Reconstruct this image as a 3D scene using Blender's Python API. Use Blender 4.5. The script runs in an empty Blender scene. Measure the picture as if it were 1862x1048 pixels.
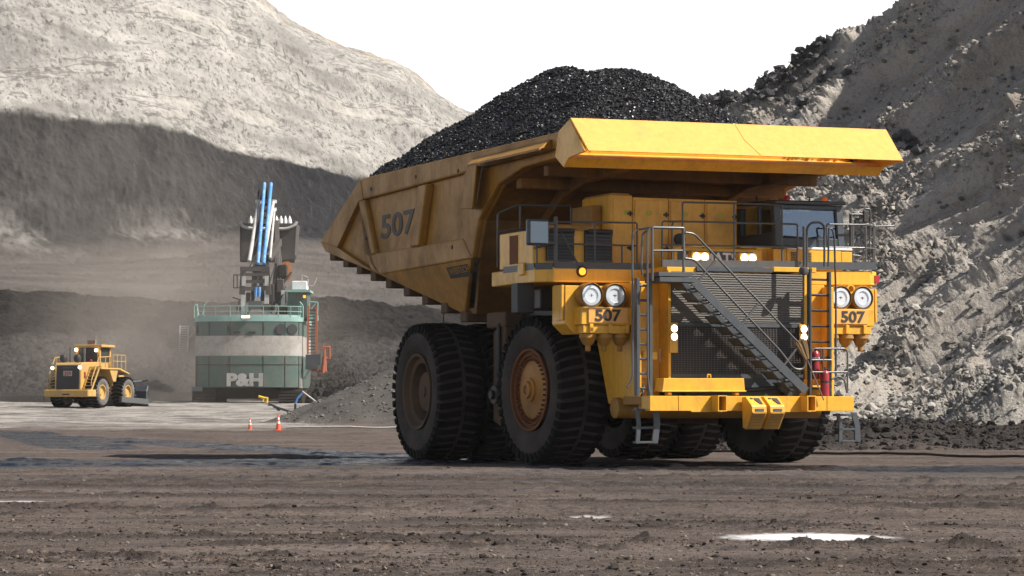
import bpy, bmesh, math, random
import numpy as np
from mathutils import Vector, Matrix
R = math.radians
scn = bpy.context.scene
COL = scn.collection

# ------------------------------------------------------------------ camera
FPX, CAM_H, HOR, YAW = 4805.0, 1.3, 750.0, R(23.3)
PITCH = math.atan((HOR - 524) / FPX)
cd = bpy.data.cameras.new('camera')
cd.sensor_width = 36.0
cd.lens = FPX / 1862 * 36.0
cd.clip_start, cd.clip_end = 0.5, 9000
cam = bpy.data.objects.new('camera', cd)
COL.objects.link(cam)
cam.location = (0, 0, CAM_H)
cam.rotation_euler = (R(90) + PITCH, 0, 0)
scn.camera = cam

# ------------------------------------------------------------------ world, sun, exposure
SUN_DIR = Vector((0.685, -0.16, 0.71)).normalized()       # towards the sun
elev = math.asin(SUN_DIR.z)
azim = math.atan2(SUN_DIR.x, SUN_DIR.y)                  # clockwise from +Y
w = bpy.data.worlds.new('World')
scn.world = w
w.use_nodes = True
nt = w.node_tree
nt.nodes.clear()
wo = nt.nodes.new('ShaderNodeOutputWorld')
sky = nt.nodes.new('ShaderNodeTexSky')
sky.sky_type = 'NISHITA'
sky.sun_disc = False
sky.sun_elevation = elev
sky.sun_rotation = azim
sky.dust_density = 2.0
bg = nt.nodes.new('ShaderNodeBackground')
bg.inputs['Strength'].default_value = 0.05
nt.links.new(sky.outputs[0], bg.inputs['Color'])
# bright overcast band of cloud low over the horizon, thinning out higher up
geo = nt.nodes.new('ShaderNodeTexCoord')
sep = nt.nodes.new('ShaderNodeSeparateXYZ')
nt.links.new(geo.outputs['Generated'], sep.inputs[0])
cn = nt.nodes.new('ShaderNodeTexNoise')
cn.inputs['Scale'].default_value = 3.0
cn.inputs['Detail'].default_value = 5
nt.links.new(geo.outputs['Generated'], cn.inputs['Vector'])
ad = nt.nodes.new('ShaderNodeMath'); ad.operation = 'MULTIPLY_ADD'
ad.inputs[1].default_value = 0.22
nt.links.new(cn.outputs['Fac'], ad.inputs[0]); nt.links.new(sep.outputs['Z'], ad.inputs[2])
mr = nt.nodes.new('ShaderNodeMapRange')
mr.inputs['From Min'].default_value = 0.27
mr.inputs['From Max'].default_value = 0.36
mr.inputs['To Min'].default_value = 1.0
mr.inputs['To Max'].default_value = 0.0
nt.links.new(ad.outputs[0], mr.inputs['Value'])
bg2 = nt.nodes.new('ShaderNodeBackground')
bg2.inputs['Color'].default_value = (1.0, 1.0, 1.0, 1)
bg2.inputs['Strength'].default_value = 0.85
mx = nt.nodes.new('ShaderNodeMixShader')
nt.links.new(mr.outputs[0], mx.inputs[0])
nt.links.new(bg.outputs[0], mx.inputs[1]); nt.links.new(bg2.outputs[0], mx.inputs[2])
nt.links.new(mx.outputs[0], wo.inputs['Surface'])

sl = bpy.data.lights.new('sun', 'SUN')
sl.energy = 5.0
sl.angle = R(0.5)
sl.color = (1.0, 0.95, 0.88)
so = bpy.data.objects.new('sun', sl)
COL.objects.link(so)
so.rotation_euler = SUN_DIR.to_track_quat('Z', 'Y').to_euler()
so.location = (60, -20, 80)

vs = scn.view_settings
vs.view_transform = 'Standard'; vs.look = 'None'; vs.gamma = 1.0
vs.use_curve_mapping = False
vs.exposure = 0.72
scn.render.engine = 'CYCLES'
scn.cycles.max_bounces = 6
scn.cycles.use_denoising = True

# ------------------------------------------------------------------ photo measurement -> place
TH = YAW
cT, sT = math.cos(TH), math.sin(TH)
TX, TY = 0.398 + 3.8 * cT, 66.0 + 3.8 * sT               # ground point under the middle of the front axle

def W(px, py, d):
    """world point at distance d along the direction measured at (px,py)"""
    a = (px - 931) / FPX; b = (524 - py) / FPX
    cp, sp = math.cos(PITCH), math.sin(PITCH)
    v = np.array([a, cp - b * sp, sp + b * cp])
    return v * (d / v[1]) + np.array([0, 0, CAM_H])

def P(px, py, ax, val):
    """truck-local point on the plane ax=val measured at (px,py)"""
    v = W(px, py, 1.0) - np.array([0, 0, CAM_H])
    l = (v[0] * cT + v[1] * sT, -v[0] * sT + v[1] * cT, v[2])
    o = (-TX * cT - TY * sT, TX * sT - TY * cT, CAM_H)
    i = 'xyz'.index(ax)
    t = (val - o[i]) / l[i]
    return Vector((o[0] + l[0] * t, o[1] + l[1] * t, o[2] + l[2] * t))

# ------------------------------------------------------------------ noise
_rng = np.random.RandomState(7)
_perm = _rng.permutation(256); _perm = np.concatenate([_perm, _perm, _perm])
_g = _rng.normal(size=(256, 3)); _g /= np.linalg.norm(_g, axis=1)[:, None]

def perlin(p):
    i = np.floor(p).astype(np.int64); f = p - i; i &= 255
    u = f * f * f * (f * (f * 6 - 15) + 10)
    out = 0
    for dx in (0, 1):
        wx = u[:, 0] if dx else 1 - u[:, 0]
        for dy in (0, 1):
            wy = u[:, 1] if dy else 1 - u[:, 1]
            for dz in (0, 1):
                wz = u[:, 2] if dz else 1 - u[:, 2]
                h = _perm[_perm[_perm[(i[:, 0] + dx) & 255] + ((i[:, 1] + dy) & 255)] + ((i[:, 2] + dz) & 255)]
                g = _g[h]
                out = out + wx * wy * wz * (g[:, 0] * (f[:, 0] - dx) + g[:, 1] * (f[:, 1] - dy) + g[:, 2] * (f[:, 2] - dz))
    return out * 1.5

def fbm(p, scale, octv=4, gain=0.5, ridged=False, off=0.0):
    p = np.asarray(p, float) / np.asarray(scale, float) + off
    s, a, t = 0, 1.0, 0
    for k in range(octv):
        n = perlin(p)
        if ridged: n = 1 - 2 * np.abs(n)
        s = s + a * n; t += a; a *= gain; p = p * 2.03 + 17.3
    return s / t

def sstep(a, b, x):
    t = np.clip((x - a) / (b - a), 0, 1); return t * t * (3 - 2 * t)

# ------------------------------------------------------------------ materials
class N:
    """small node-graph helper"""
    def __init__(self, name):
        self.m = bpy.data.materials.new(name); self.m.use_nodes = True
        self.t = self.m.node_tree; self.t.nodes.clear()
        self.out = self.n('ShaderNodeOutputMaterial')
        self.b = self.n('ShaderNodeBsdfPrincipled')
        self.l(self.b.outputs[0], self.out.inputs['Surface'])
        self.co = self.n('ShaderNodeTexCoord').outputs['Object']
    def n(self, k, **kw):
        x = self.t.nodes.new(k)
        for a, v in kw.items(): setattr(x, a, v)
        return x
    def l(self, a, b): self.t.links.new(a, b)
    def noise(self, scale, detail=5, rough=0.6, vec=None, stretch=None):
        x = self.n('ShaderNodeTexNoise'); x.inputs['Scale'].default_value = scale
        x.inputs['Detail'].default_value = detail; x.inputs['Roughness'].default_value = rough
        v = vec or self.co
        if stretch:
            mp = self.n('ShaderNodeMapping'); mp.inputs['Scale'].default_value = stretch
            self.l(v, mp.inputs['Vector']); v = mp.outputs[0]
        self.l(v, x.inputs['Vector']); return x.outputs['Fac']
    def voro(self, scale, feature='F1', stretch=None, col=False):
        x = self.n('ShaderNodeTexVoronoi', feature=feature); x.inputs['Scale'].default_value = scale
        v = self.co
        if stretch:
            mp = self.n('ShaderNodeMapping'); mp.inputs['Scale'].default_value = stretch
            self.l(v, mp.inputs['Vector']); v = mp.outputs[0]
        self.l(v, x.inputs['Vector']); return x.outputs['Color' if col else 'Distance']
    def ramp(self, fac, a, b, lo=0.0, hi=1.0):
        x = self.n('ShaderNodeMapRange'); x.inputs['From Min'].default_value = a; x.inputs['From Max'].default_value = b
        x.inputs['To Min'].default_value = lo; x.inputs['To Max'].default_value = hi
        self.l(fac, x.inputs['Value']); return x.outputs[0]
    def mix(self, fac, a, b, mode='MIX'):
        x = self.n('ShaderNodeMix', data_type='RGBA', blend_type=mode)
        for sock, v in ((x.inputs[0], fac), (x.inputs[6], a), (x.inputs[7], b)):
            if isinstance(v, (int, float)): sock.default_value = v
            elif isinstance(v, tuple): sock.default_value = (*v, 1)
            else: self.l(v, sock)
        return x.outputs[2]
    def math(self, op, a, b=0.0):
        x = self.n('ShaderNodeMath', operation=op)
        for s, v in ((x.inputs[0], a), (x.inputs[1], b)):
            if isinstance(v, (int, float)): s.default_value = v
            else: self.l(v, s)
        return x.outputs[0]
    def attr(self, name):
        x = self.n('ShaderNodeAttribute'); x.attribute_name = name; return x
    def bump(self, h, strength=0.3, dist=0.05):
        x = self.n('ShaderNodeBump'); x.inputs['Strength'].default_value = strength; x.inputs['Distance'].default_value = dist
        self.l(h, x.inputs['Height']); self.l(x.outputs[0], self.b.inputs['Normal'])
    def color(self, c): 
        if isinstance(c, tuple): self.b.inputs['Base Color'].default_value = (*c, 1)
        else: self.l(c, self.b.inputs['Base Color'])
    def rough(self, r):
        if isinstance(r, (int, float)): self.b.inputs['Roughness'].default_value = r
        else: self.l(r, self.b.inputs['Roughness'])

def paint(name, col, dirt=(0.10, 0.075, 0.055), amt=0.5, rough=0.42, streak=True, lowdirt=None, metal=0.0):
    k = N(name)
    n1 = k.noise(0.9, 6, 0.65); n2 = k.noise(6.0, 5, 0.7)
    c = k.mix(k.ramp(n2, 0.3, 0.75), tuple(x * 0.86 for x in col), tuple(min(1, x * 1.08) for x in col))
    f = k.ramp(n1, 0.62 - 0.35 * amt, 0.80, 0, min(1, 0.25 + amt))
    if streak:
        st = k.noise(1.0, 4, 0.6, stretch=(7, 7, 0.5))
        f = k.math('MAXIMUM', f, k.ramp(st, 0.60 - 0.25 * amt, 0.80, 0, 0.75 * amt + 0.1))
    if lowdirt:                                   # mud thrown up from below: heavier near the ground
        sx = k.n('ShaderNodeSeparateXYZ'); k.l(k.co, sx.inputs[0])
        h = k.ramp(k.math('ADD', sx.outputs['Z'], k.ramp(n1, 0, 1, -0.8, 0.8)), lowdirt[0], lowdirt[1], lowdirt[2], 0)
        f = k.math('MAXIMUM', f, h)
    c = k.mix(f, c, dirt)
    sp = k.noise(28.0, 3, 0.8)
    c = k.mix(k.ramp(sp, 0.69, 0.74, 0, 0.6 * min(1, amt * 1.5)), c, tuple(x * 0.35 for x in dirt))
    k.color(c)
    k.rough(k.ramp(f, 0, 1, rough, 0.85))
    k.b.inputs['Metallic'].default_value = metal
    if rough > .65: k.b.inputs['Specular IOR Level'].default_value = 0.12
    k.bump(n2, 0.06, 0.02)
    return k.m

M = {}
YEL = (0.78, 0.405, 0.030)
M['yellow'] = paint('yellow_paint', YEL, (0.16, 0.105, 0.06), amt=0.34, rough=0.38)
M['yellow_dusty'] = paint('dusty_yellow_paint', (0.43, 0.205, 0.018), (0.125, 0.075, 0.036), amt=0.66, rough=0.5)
M['yellow_pale'] = paint('pale_yellow_paint', (0.82, 0.405, 0.095), amt=0.10, rough=0.35)  # paler yellow, with the lip's strong sunlight put into the colour
M['grey'] = paint('grey_steel_paint', (0.058, 0.066, 0.075), (0.12, 0.105, 0.09), amt=0.32, rough=0.45)
M['dark'] = paint('dark_steel', (0.022, 0.023, 0.025), (0.06, 0.05, 0.042), amt=0.4, rough=0.55)
M['rail'] = paint('rail_steel', (0.05, 0.054, 0.058), (0.12, 0.105, 0.09), amt=0.3, rough=0.35)
M['bright_rail'] = paint('worn_rail_steel', (0.12, 0.12, 0.12), (0.08, 0.07, 0.065), amt=0.3, rough=0.32, metal=0.3)
M['cabgrey'] = paint('cab_grey_paint', (0.04, 0.05, 0.062), (0.10, 0.09, 0.08), amt=0.2, rough=0.4)
M['rust'] = paint('rusty_steel', (0.20, 0.075, 0.03), (0.07, 0.045, 0.03), amt=0.5, rough=0.7)
M['red'] = paint('red_paint', (0.30, 0.018, 0.026), amt=0.15, rough=0.35, streak=False)
M['white'] = paint('white_paint', (0.75, 0.75, 0.73), (0.3, 0.27, 0.24), amt=0.2, rough=0.5)
M['rubber'] = paint('tyre_rubber', (0.030, 0.026, 0.024), (0.105, 0.085, 0.07), amt=0.9, rough=0.8, streak=False)
M['tread'] = paint('tread_rubber', (0.008, 0.008, 0.008), (0.018, 0.016, 0.014), amt=0.3, rough=0.85, streak=False)
M['wheel_dirty'] = paint('muddy_rim', (0.14, 0.085, 0.05), (0.075, 0.06, 0.048), amt=0.7, rough=0.75, streak=False)
M['decal'] = paint('dark_lettering', (0.035, 0.03, 0.026), (0.09, 0.06, 0.035), amt=0.35, rough=0.6, streak=False)
M['orange'] = paint('orange_paint', (0.50, 0.13, 0.05), (0.2, 0.14, 0.1), amt=0.5, rough=0.5)

def emit(name, col, s, base=(0.8, 0.8, 0.8)):
    k = N(name); k.color(base)
    k.b.inputs['Emission Color'].default_value = (*col, 1); k.b.inputs['Emission Strength'].default_value = s
    return k.m
M['lamp_on'] = emit('lit_lamp', (1.0, 0.86, 0.62), 5.0)
M['amber_on'] = emit('lit_amber', (1.0, 0.30, 0.02), 1.6, (0.6, 0.15, 0.01))
M['red_lens'] = emit('red_lens', (0.6, 0.01, 0.03), 0.05, (0.35, 0.01, 0.03))
M['amber_lens'] = emit('amber_lens', (1.0, 0.2, 0.02), 0.12, (0.6, 0.14, 0.02))

def lens_mat():
    k = N('headlamp_glass'); n = k.noise(9, 2); k.color(k.mix(n, (0.50, 0.55, 0.60), (0.75, 0.78, 0.80)))
    k.rough(0.18); k.b.inputs['Metallic'].default_value = 0.25; return k.m
M['lens'] = lens_mat()
def glass_mat():
    k = N('window_glass')
    k.color((0.05, 0.075, 0.09)); k.rough(0.04)
    g = k.n('ShaderNodeBsdfGlossy'); g.inputs['Roughness'].default_value = 0.03; g.inputs['Color'].default_value = (0.68, 0.79, 0.90, 1)
    t = k.n('ShaderNodeBsdfTransparent'); t.inputs['Color'].default_value = (0.55, 0.62, 0.66, 1)
    m = k.n('ShaderNodeMixShader'); lw = k.n('ShaderNodeLayerWeight'); lw.inputs['Blend'].default_value = 0.35
    k.l(k.ramp(lw.outputs['Facing'], 0, 1, 0.20, 0.9), m.inputs[0]); k.l(t.outputs[0], m.inputs[1]); k.l(g.outputs[0], m.inputs[2])
    k.l(m.outputs[0], k.out.inputs['Surface']); return k.m
M['glass'] = glass_mat()
def mirror_mat():
    k = N('mirror_glass'); k.color((0.10, 0.125, 0.15)); k.b.inputs['Metallic'].default_value = 1; k.rough(0.12); return k.m
M['mirror'] = mirror_mat()
def mesh_screen():
    k = N('woven_radiator_screen')
    wv = k.n('ShaderNodeTexWave', wave_type='BANDS', bands_direction='Z'); wv.inputs['Scale'].default_value = 5.6
    wv.inputs['Distortion'].default_value = 1.4; wv.inputs['Detail'].default_value = 3; wv.inputs['Detail Scale'].default_value = 2.5
    k.l(k.co, wv.inputs['Vector'])
    n = k.noise(3, 6, 0.7)
    c = k.mix(wv.outputs['Fac'], (0.080, 0.074, 0.066), (0.130, 0.118, 0.104))
    k.color(k.mix(k.ramp(n, 0.4, 0.75, 0, 0.6), c, (0.12, 0.105, 0.09)))
    k.rough(0.8); k.bump(wv.outputs['Fac'], 0.6, 0.03); return k.m
M['screen'] = mesh_screen()

def rock_mat(name, cols, scale=1.0, bump=0.6, rough=0.9, bscale=6.0):
    k = N(name)
    inf = k.n('ShaderNodeObjectInfo')
    n1 = k.noise(0.8 * scale, 6, 0.7); n2 = k.noise(7 * scale, 5, 0.75)
    c = k.mix(k.ramp(n1, 0.35, 0.65), cols[0], cols[1])
    c = k.mix(k.ramp(n2, 0.45, 0.7), c, cols[2])
    k.color(k.mix(0.5, c, k.mix(inf.outputs['Random'], (0.3, 0.3, 0.3), (1.0, 1.0, 1.0)), 'MULTIPLY') if False else c)
    k.rough(rough); k.b.inputs['Specular IOR Level'].default_value = 0.12 if rough > .8 else .4; k.bump(k.noise(bscale * scale, 6, 0.7), bump, 0.12); return k.m
M['pale_rock'] = rock_mat('pale_rock', ((0.34, 0.315, 0.28), (0.42, 0.40, 0.365), (0.22, 0.20, 0.175)))
M['grey_rock'] = rock_mat('grey_rock', ((0.13, 0.12, 0.108), (0.20, 0.185, 0.165), (0.08, 0.072, 0.065)))
M['coal_rock'] = rock_mat('coal_rock', ((0.016, 0.016, 0.018), (0.030, 0.030, 0.033), (0.055, 0.052, 0.05)), rough=0.5)
def coal_mat():
    k = N('shiny_coal'); n = k.noise(22, 2, 0.5)
    k.color(k.mix(k.ramp(n, 0.4, 0.7), (0.006, 0.006, 0.007), (0.022, 0.021, 0.021)))
    k.rough(k.ramp(k.noise(9, 2), 0.35, 0.65, 0.30, 0.62)); k.b.inputs['Specular IOR Level'].default_value = 0.38; return k.m
M['coal'] = coal_mat()
M['clod'] = rock_mat('mud_clod', ((0.045, 0.037, 0.032), (0.075, 0.06, 0.05), (0.03, 0.026, 0.024)), scale=4)
M['stone'] = rock_mat('small_stone', ((0.22, 0.17, 0.13), (0.16, 0.13, 0.11), (0.30, 0.26, 0.22)), scale=4)

# ------------------------------------------------------------------ mesh helpers
class MB:
    def __init__(s): s.v, s.f = [], []
    def add(s, vs_, fs_):
        o = len(s.v); s.v += [tuple(v) for v in vs_]; s.f += [tuple(i + o for i in f) for f in fs_]; return s
    def box(s, lo, hi, rot=None, piv=None):
        x0, y0, z0 = lo; x1, y1, z1 = hi
        vv = [Vector(p) for p in ((x0,y0,z0),(x1,y0,z0),(x1,y1,z0),(x0,y1,z0),(x0,y0,z1),(x1,y0,z1),(x1,y1,z1),(x0,y1,z1))]
        if rot is not None:
            c = Vector(piv) if piv is not None else (Vector(lo) + Vector(hi)) / 2
            vv = [rot @ (v - c) + c for v in vv]
        return s.add(vv, [(3,2,1,0),(4,5,6,7),(0,1,5,4),(1,2,6,5),(2,3,7,6),(3,0,4,7)])
    def hexa(s, b, t):
        return s.add(list(b) + list(t), [(3,2,1,0),(4,5,6,7),(0,1,5,4),(1,2,6,5),(2,3,7,6),(3,0,4,7)])
    def prism(s, poly, ext):
        n = len(poly); e = Vector(ext); p = [Vector(q) for q in poly]
        return s.add(p + [q + e for q in p], [tuple(range(n - 1, -1, -1)), tuple(range(n, 2 * n))] + [(i, (i + 1) % n, n + (i + 1) % n, n + i) for i in range(n)])
    def beam(s, a, b, wd, ht, up=(0, 0, 1)):
        a, b = Vector(a), Vector(b); d = (b - a).normalized(); u = Vector(up)
        sd = d.cross(u)
        if sd.length < 1e-4: sd = d.cross(Vector((0, 1, 0)))
        sd.normalize(); u = sd.cross(d).normalized()
        q = [sd * (i * wd / 2) + u * (j * ht / 2) for i, j in ((-1,-1),(1,-1),(1,1),(-1,1))]
        return s.add([a + k for k in q] + [b + k for k in q], [(3,2,1,0),(4,5,6,7),(0,1,5,4),(1,2,6,5),(2,3,7,6),(3,0,4,7)])
    def tube(s, pts, r, n=8, rnd=0.0):
        p = [Vector(q) for q in pts]
        if rnd > 0 and len(p) > 2:                    # round the inner corners
            q = [p[0]]
            for i in range(1, len(p) - 1):
                a, b, c = p[i - 1], p[i], p[i + 1]
                l = min(rnd, (a - b).length * 0.45, (c - b).length * 0.45)
                a2 = b + (a - b).normalized() * l; c2 = b + (c - b).normalized() * l
                for t in (0, .25, .5, .75, 1): q.append(a2.lerp(b, t).lerp(b.lerp(c2, t), t))
            p = q + [p[-1]]
        vs_, fs_ = [], []
        pu = None
        for i, c in enumerate(p):
            d = (p[min(i + 1, len(p) - 1)] - p[max(i - 1, 0)])
            if d.length < 1e-9: d = Vector((0, 0, 1))
            d.normalize()
            if pu is None:
                pu = d.orthogonal().normalized()
            u = (pu - d * pu.dot(d))
            u = u.normalized() if u.length > 1e-6 else d.orthogonal().normalized()
            pu = u; v2 = d.cross(u)
            for k in range(n):
                t = 2 * math.pi * k / n
                vs_.append(c + u * (r * math.cos(t)) + v2 * (r * math.sin(t)))
        for i in range(len(p) - 1):
            for k in range(n):
                fs_.append((i * n + k, i * n + (k + 1) % n, (i + 1) * n + (k + 1) % n, (i + 1) * n + k))
        fs_.append(tuple(range(n - 1, -1, -1))); m = (len(p) - 1) * n; fs_.append(tuple(range(m, m + n)))
        return s.add(vs_, fs_)
    def lathe(s, prof, c, axis, n=32, caps=True):
        """prof: (radius, distance along axis)"""
        d = Vector(axis).normalized(); u = d.orthogonal().normalized(); v2 = d.cross(u); c = Vector(c)
        vs_ = [c + d * h + u * (r * math.cos(2 * math.pi * k / n)) + v2 * (r * math.sin(2 * math.pi * k / n)) for r, h in prof for k in range(n)]
        fs_ = [(i * n + k, i * n + (k + 1) % n, (i + 1) * n + (k + 1) % n, (i + 1) * n + k) for i in range(len(prof) - 1) for k in range(n)]
        if caps:
            fs_.append(tuple(range(n - 1, -1, -1))); m = (len(prof) - 1) * n; fs_.append(tuple(range(m, m + n)))
        return s.add(vs_, fs_)
    def build(s, name, mat, parent=None, bevel=0.0, smooth=None, seg=1):
        me = bpy.data.meshes.new(name); me.from_pydata(s.v, [], s.f)
        bm = bmesh.new(); bm.from_mesh(me); bmesh.ops.recalc_face_normals(bm, faces=bm.faces[:]); bm.to_mesh(me); bm.free()
        me.materials.append(M[mat] if isinstance(mat, str) else mat)
        if smooth:
            me.polygons.foreach_set('use_smooth', [True] * len(me.polygons)); me.set_sharp_from_angle(angle=R(smooth))
        o = bpy.data.objects.new(name, me); COL.objects.link(o)
        if parent is not None: o.parent = parent
        if bevel:
            b = o.modifiers.new('bevel', 'BEVEL'); b.width = bevel; b.segments = seg; b.limit_method = 'ANGLE'; b.angle_limit = R(35)
        return o

def tag(o, label=None, cat=None, group=None, kind=None):
    if label: o['label'] = label
    if cat: o['category'] = cat
    if group: o['group'] = group
    if kind: o['kind'] = kind
    return o
def thing(name, label, cat, loc=(0, 0, 0), rz=0.0, group=None):
    o = bpy.data.objects.new(name, None); COL.objects.link(o); o.location = loc; o.rotation_euler = (0, 0, rz)
    o.empty_display_size = 0.3
    return tag(o, label, cat, group)
def copy_tree(o, parent=None):
    c = o.copy(); COL.objects.link(c)
    if parent is not None: c.parent = parent
    for ch in list(o.children): copy_tree(ch, c)
    return c
def np_mesh(name, verts, quads, mat, attrs=None, smooth=True):
    me = bpy.data.meshes.new(name)
    n, m, k = len(verts), len(quads), quads.shape[1]
    me.vertices.add(n); me.vertices.foreach_set('co', np.ascontiguousarray(verts, np.float32).ravel())
    me.loops.add(m * k); me.loops.foreach_set('vertex_index', np.ascontiguousarray(quads, np.int32).ravel())
    me.polygons.add(m); me.polygons.foreach_set('loop_start', np.arange(m, dtype=np.int32) * k)
    me.update(calc_edges=True)
    me.polygons.foreach_set('use_smooth', np.full(m, smooth))
    for a, val in (attrs or {}).items():
        at = me.attributes.new(a, 'FLOAT', 'POINT'); at.data.foreach_set('value', np.ascontiguousarray(val, np.float32))
    me.materials.append(M[mat] if isinstance(mat, str) else mat)
    o = bpy.data.objects.new(name, me); COL.objects.link(o); return o
def grid_quads(nr, nc):
    i = np.arange(nr - 1)[:, None] * nc + np.arange(nc - 1)[None, :]
    return np.stack([i, i + 1, i + nc + 1, i + nc], -1).reshape(-1, 4)

_t = (1 + 5 ** 0.5) / 2
ICO_V = np.array([(-1,_t,0),(1,_t,0),(-1,-_t,0),(1,-_t,0),(0,-1,_t),(0,1,_t),(0,-1,-_t),(0,1,-_t),(_t,0,-1),(_t,0,1),(-_t,0,-1),(-_t,0,1)], float) / np.hypot(1, _t)
ICO_F = np.array([(0,11,5),(0,5,1),(0,1,7),(0,7,10),(0,10,11),(1,5,9),(5,11,4),(11,10,2),(10,7,6),(7,1,8),(3,9,4),(3,4,2),(3,2,6),(3,6,8),(3,8,9),(4,9,5),(2,4,11),(6,2,10),(8,6,7),(9,8,1)])
def chunks(pts, sizes, seed, flat=0.7, jag=0.35):
    """angular lumps merged into one vertex/face array (loose material nobody could count)"""
    rg = np.random.RandomState(seed); n = len(pts)
    q = rg.normal(size=(n, 4)); q /= np.linalg.norm(q, axis=1)[:, None]
    a, b, c, d = q.T
    rot = np.stack([1-2*(c*c+d*d), 2*(b*c-a*d), 2*(b*d+a*c), 2*(b*c+a*d), 1-2*(b*b+d*d), 2*(c*d-a*b), 2*(b*d-a*c), 2*(c*d+a*b), 1-2*(b*b+c*c)], -1).reshape(n, 3, 3)
    loc = ICO_V[None] * (1 + rg.uniform(-jag, jag, (n, 12, 1))) * rg.uniform(0.6, 1.25, (n, 1, 3))
    v = np.einsum('nij,nkj->nki', rot, loc); v[:, :, 2] *= flat
    v = v * np.asarray(sizes)[:, None, None] * 0.5 + np.asarray(pts)[:, None, :]
    f = ICO_F[None] + (np.arange(n) * 12)[:, None, None]
    return v.reshape(-1, 3), f.reshape(-1, 3)

# ================================================================== SETTING
def base_z(X, Y):
    z = np.interp(Y, [0, 90, 140, 217, 262, 330, 420], [0, 0, .35, 1.70, 2.25, 3.0, 3.0])
    berm = 0.72 * sstep(92, 101, Y - 0.25 * (X - 14)) * sstep(6.5, 11, X + 0.05 * (Y - 95))
    return z + berm
PUDDLES = [(3.13, 27.9, .92, .95), (0.98, 32.9, .26, .40), (-7.3, 38.8, .5, .35)]
def pud_mask(X, Y):
    m = np.zeros_like(X)
    for x, y, a, b in PUDDLES:
        r = np.sqrt(((X - x) / a) ** 2 + ((Y - y) / b) ** 2)
        m = np.maximum(m, 1 - sstep(0.55, 1.25, r))
    return m
def wet_f(X, Y, n):
    a = np.exp(-((Y - 70 - 0.25 * X) / 5.5) ** 2) * sstep(3, -3, X)                       # muddy water left of the wheels
    a = np.maximum(a, np.exp(-((Y - 61.0 + .28 * (X - 6)) / 4.0) ** 2) * sstep(-3, 3, X) * 0.95)   # in front of the truck
    t = np.abs(((X + 13) + 0.30 * (Y - 100) + 2.5 * np.sin(Y * .06)) / 2.0)
    a = np.maximum(a, 0.85 * np.exp(-t ** 2) * sstep(72, 80, Y) * sstep(140, 120, Y))       # tracks curving away on the left
    t = np.abs(((X + 19) + 0.26 * (Y - 110)) / 2.2)
    a = np.maximum(a, 0.8 * np.exp(-t ** 2) * sstep(85, 95, Y) * sstep(142, 130, Y))
    return sstep(0.34, 0.54, a * 1.0 + 0.38 * n)
LANES = [(56.5, -.28, .006, 1.7, .05), (49.5, -.22, .004, .9, .05), (36.5, -.06, -.006, .55, .035), (34.3, -.06, -.006, .5, .035), (25.3, .05, -.01, .35, .025), (44, .10, .0, .6, .04)]
def lane_f(X, Y):
    a = 0
    for c0, sl, cv, wd, dp in LANES: a = np.maximum(a, np.exp(-((Y - (c0 + sl * X + cv * X * X)) / wd) ** 4))
    return a
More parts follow.
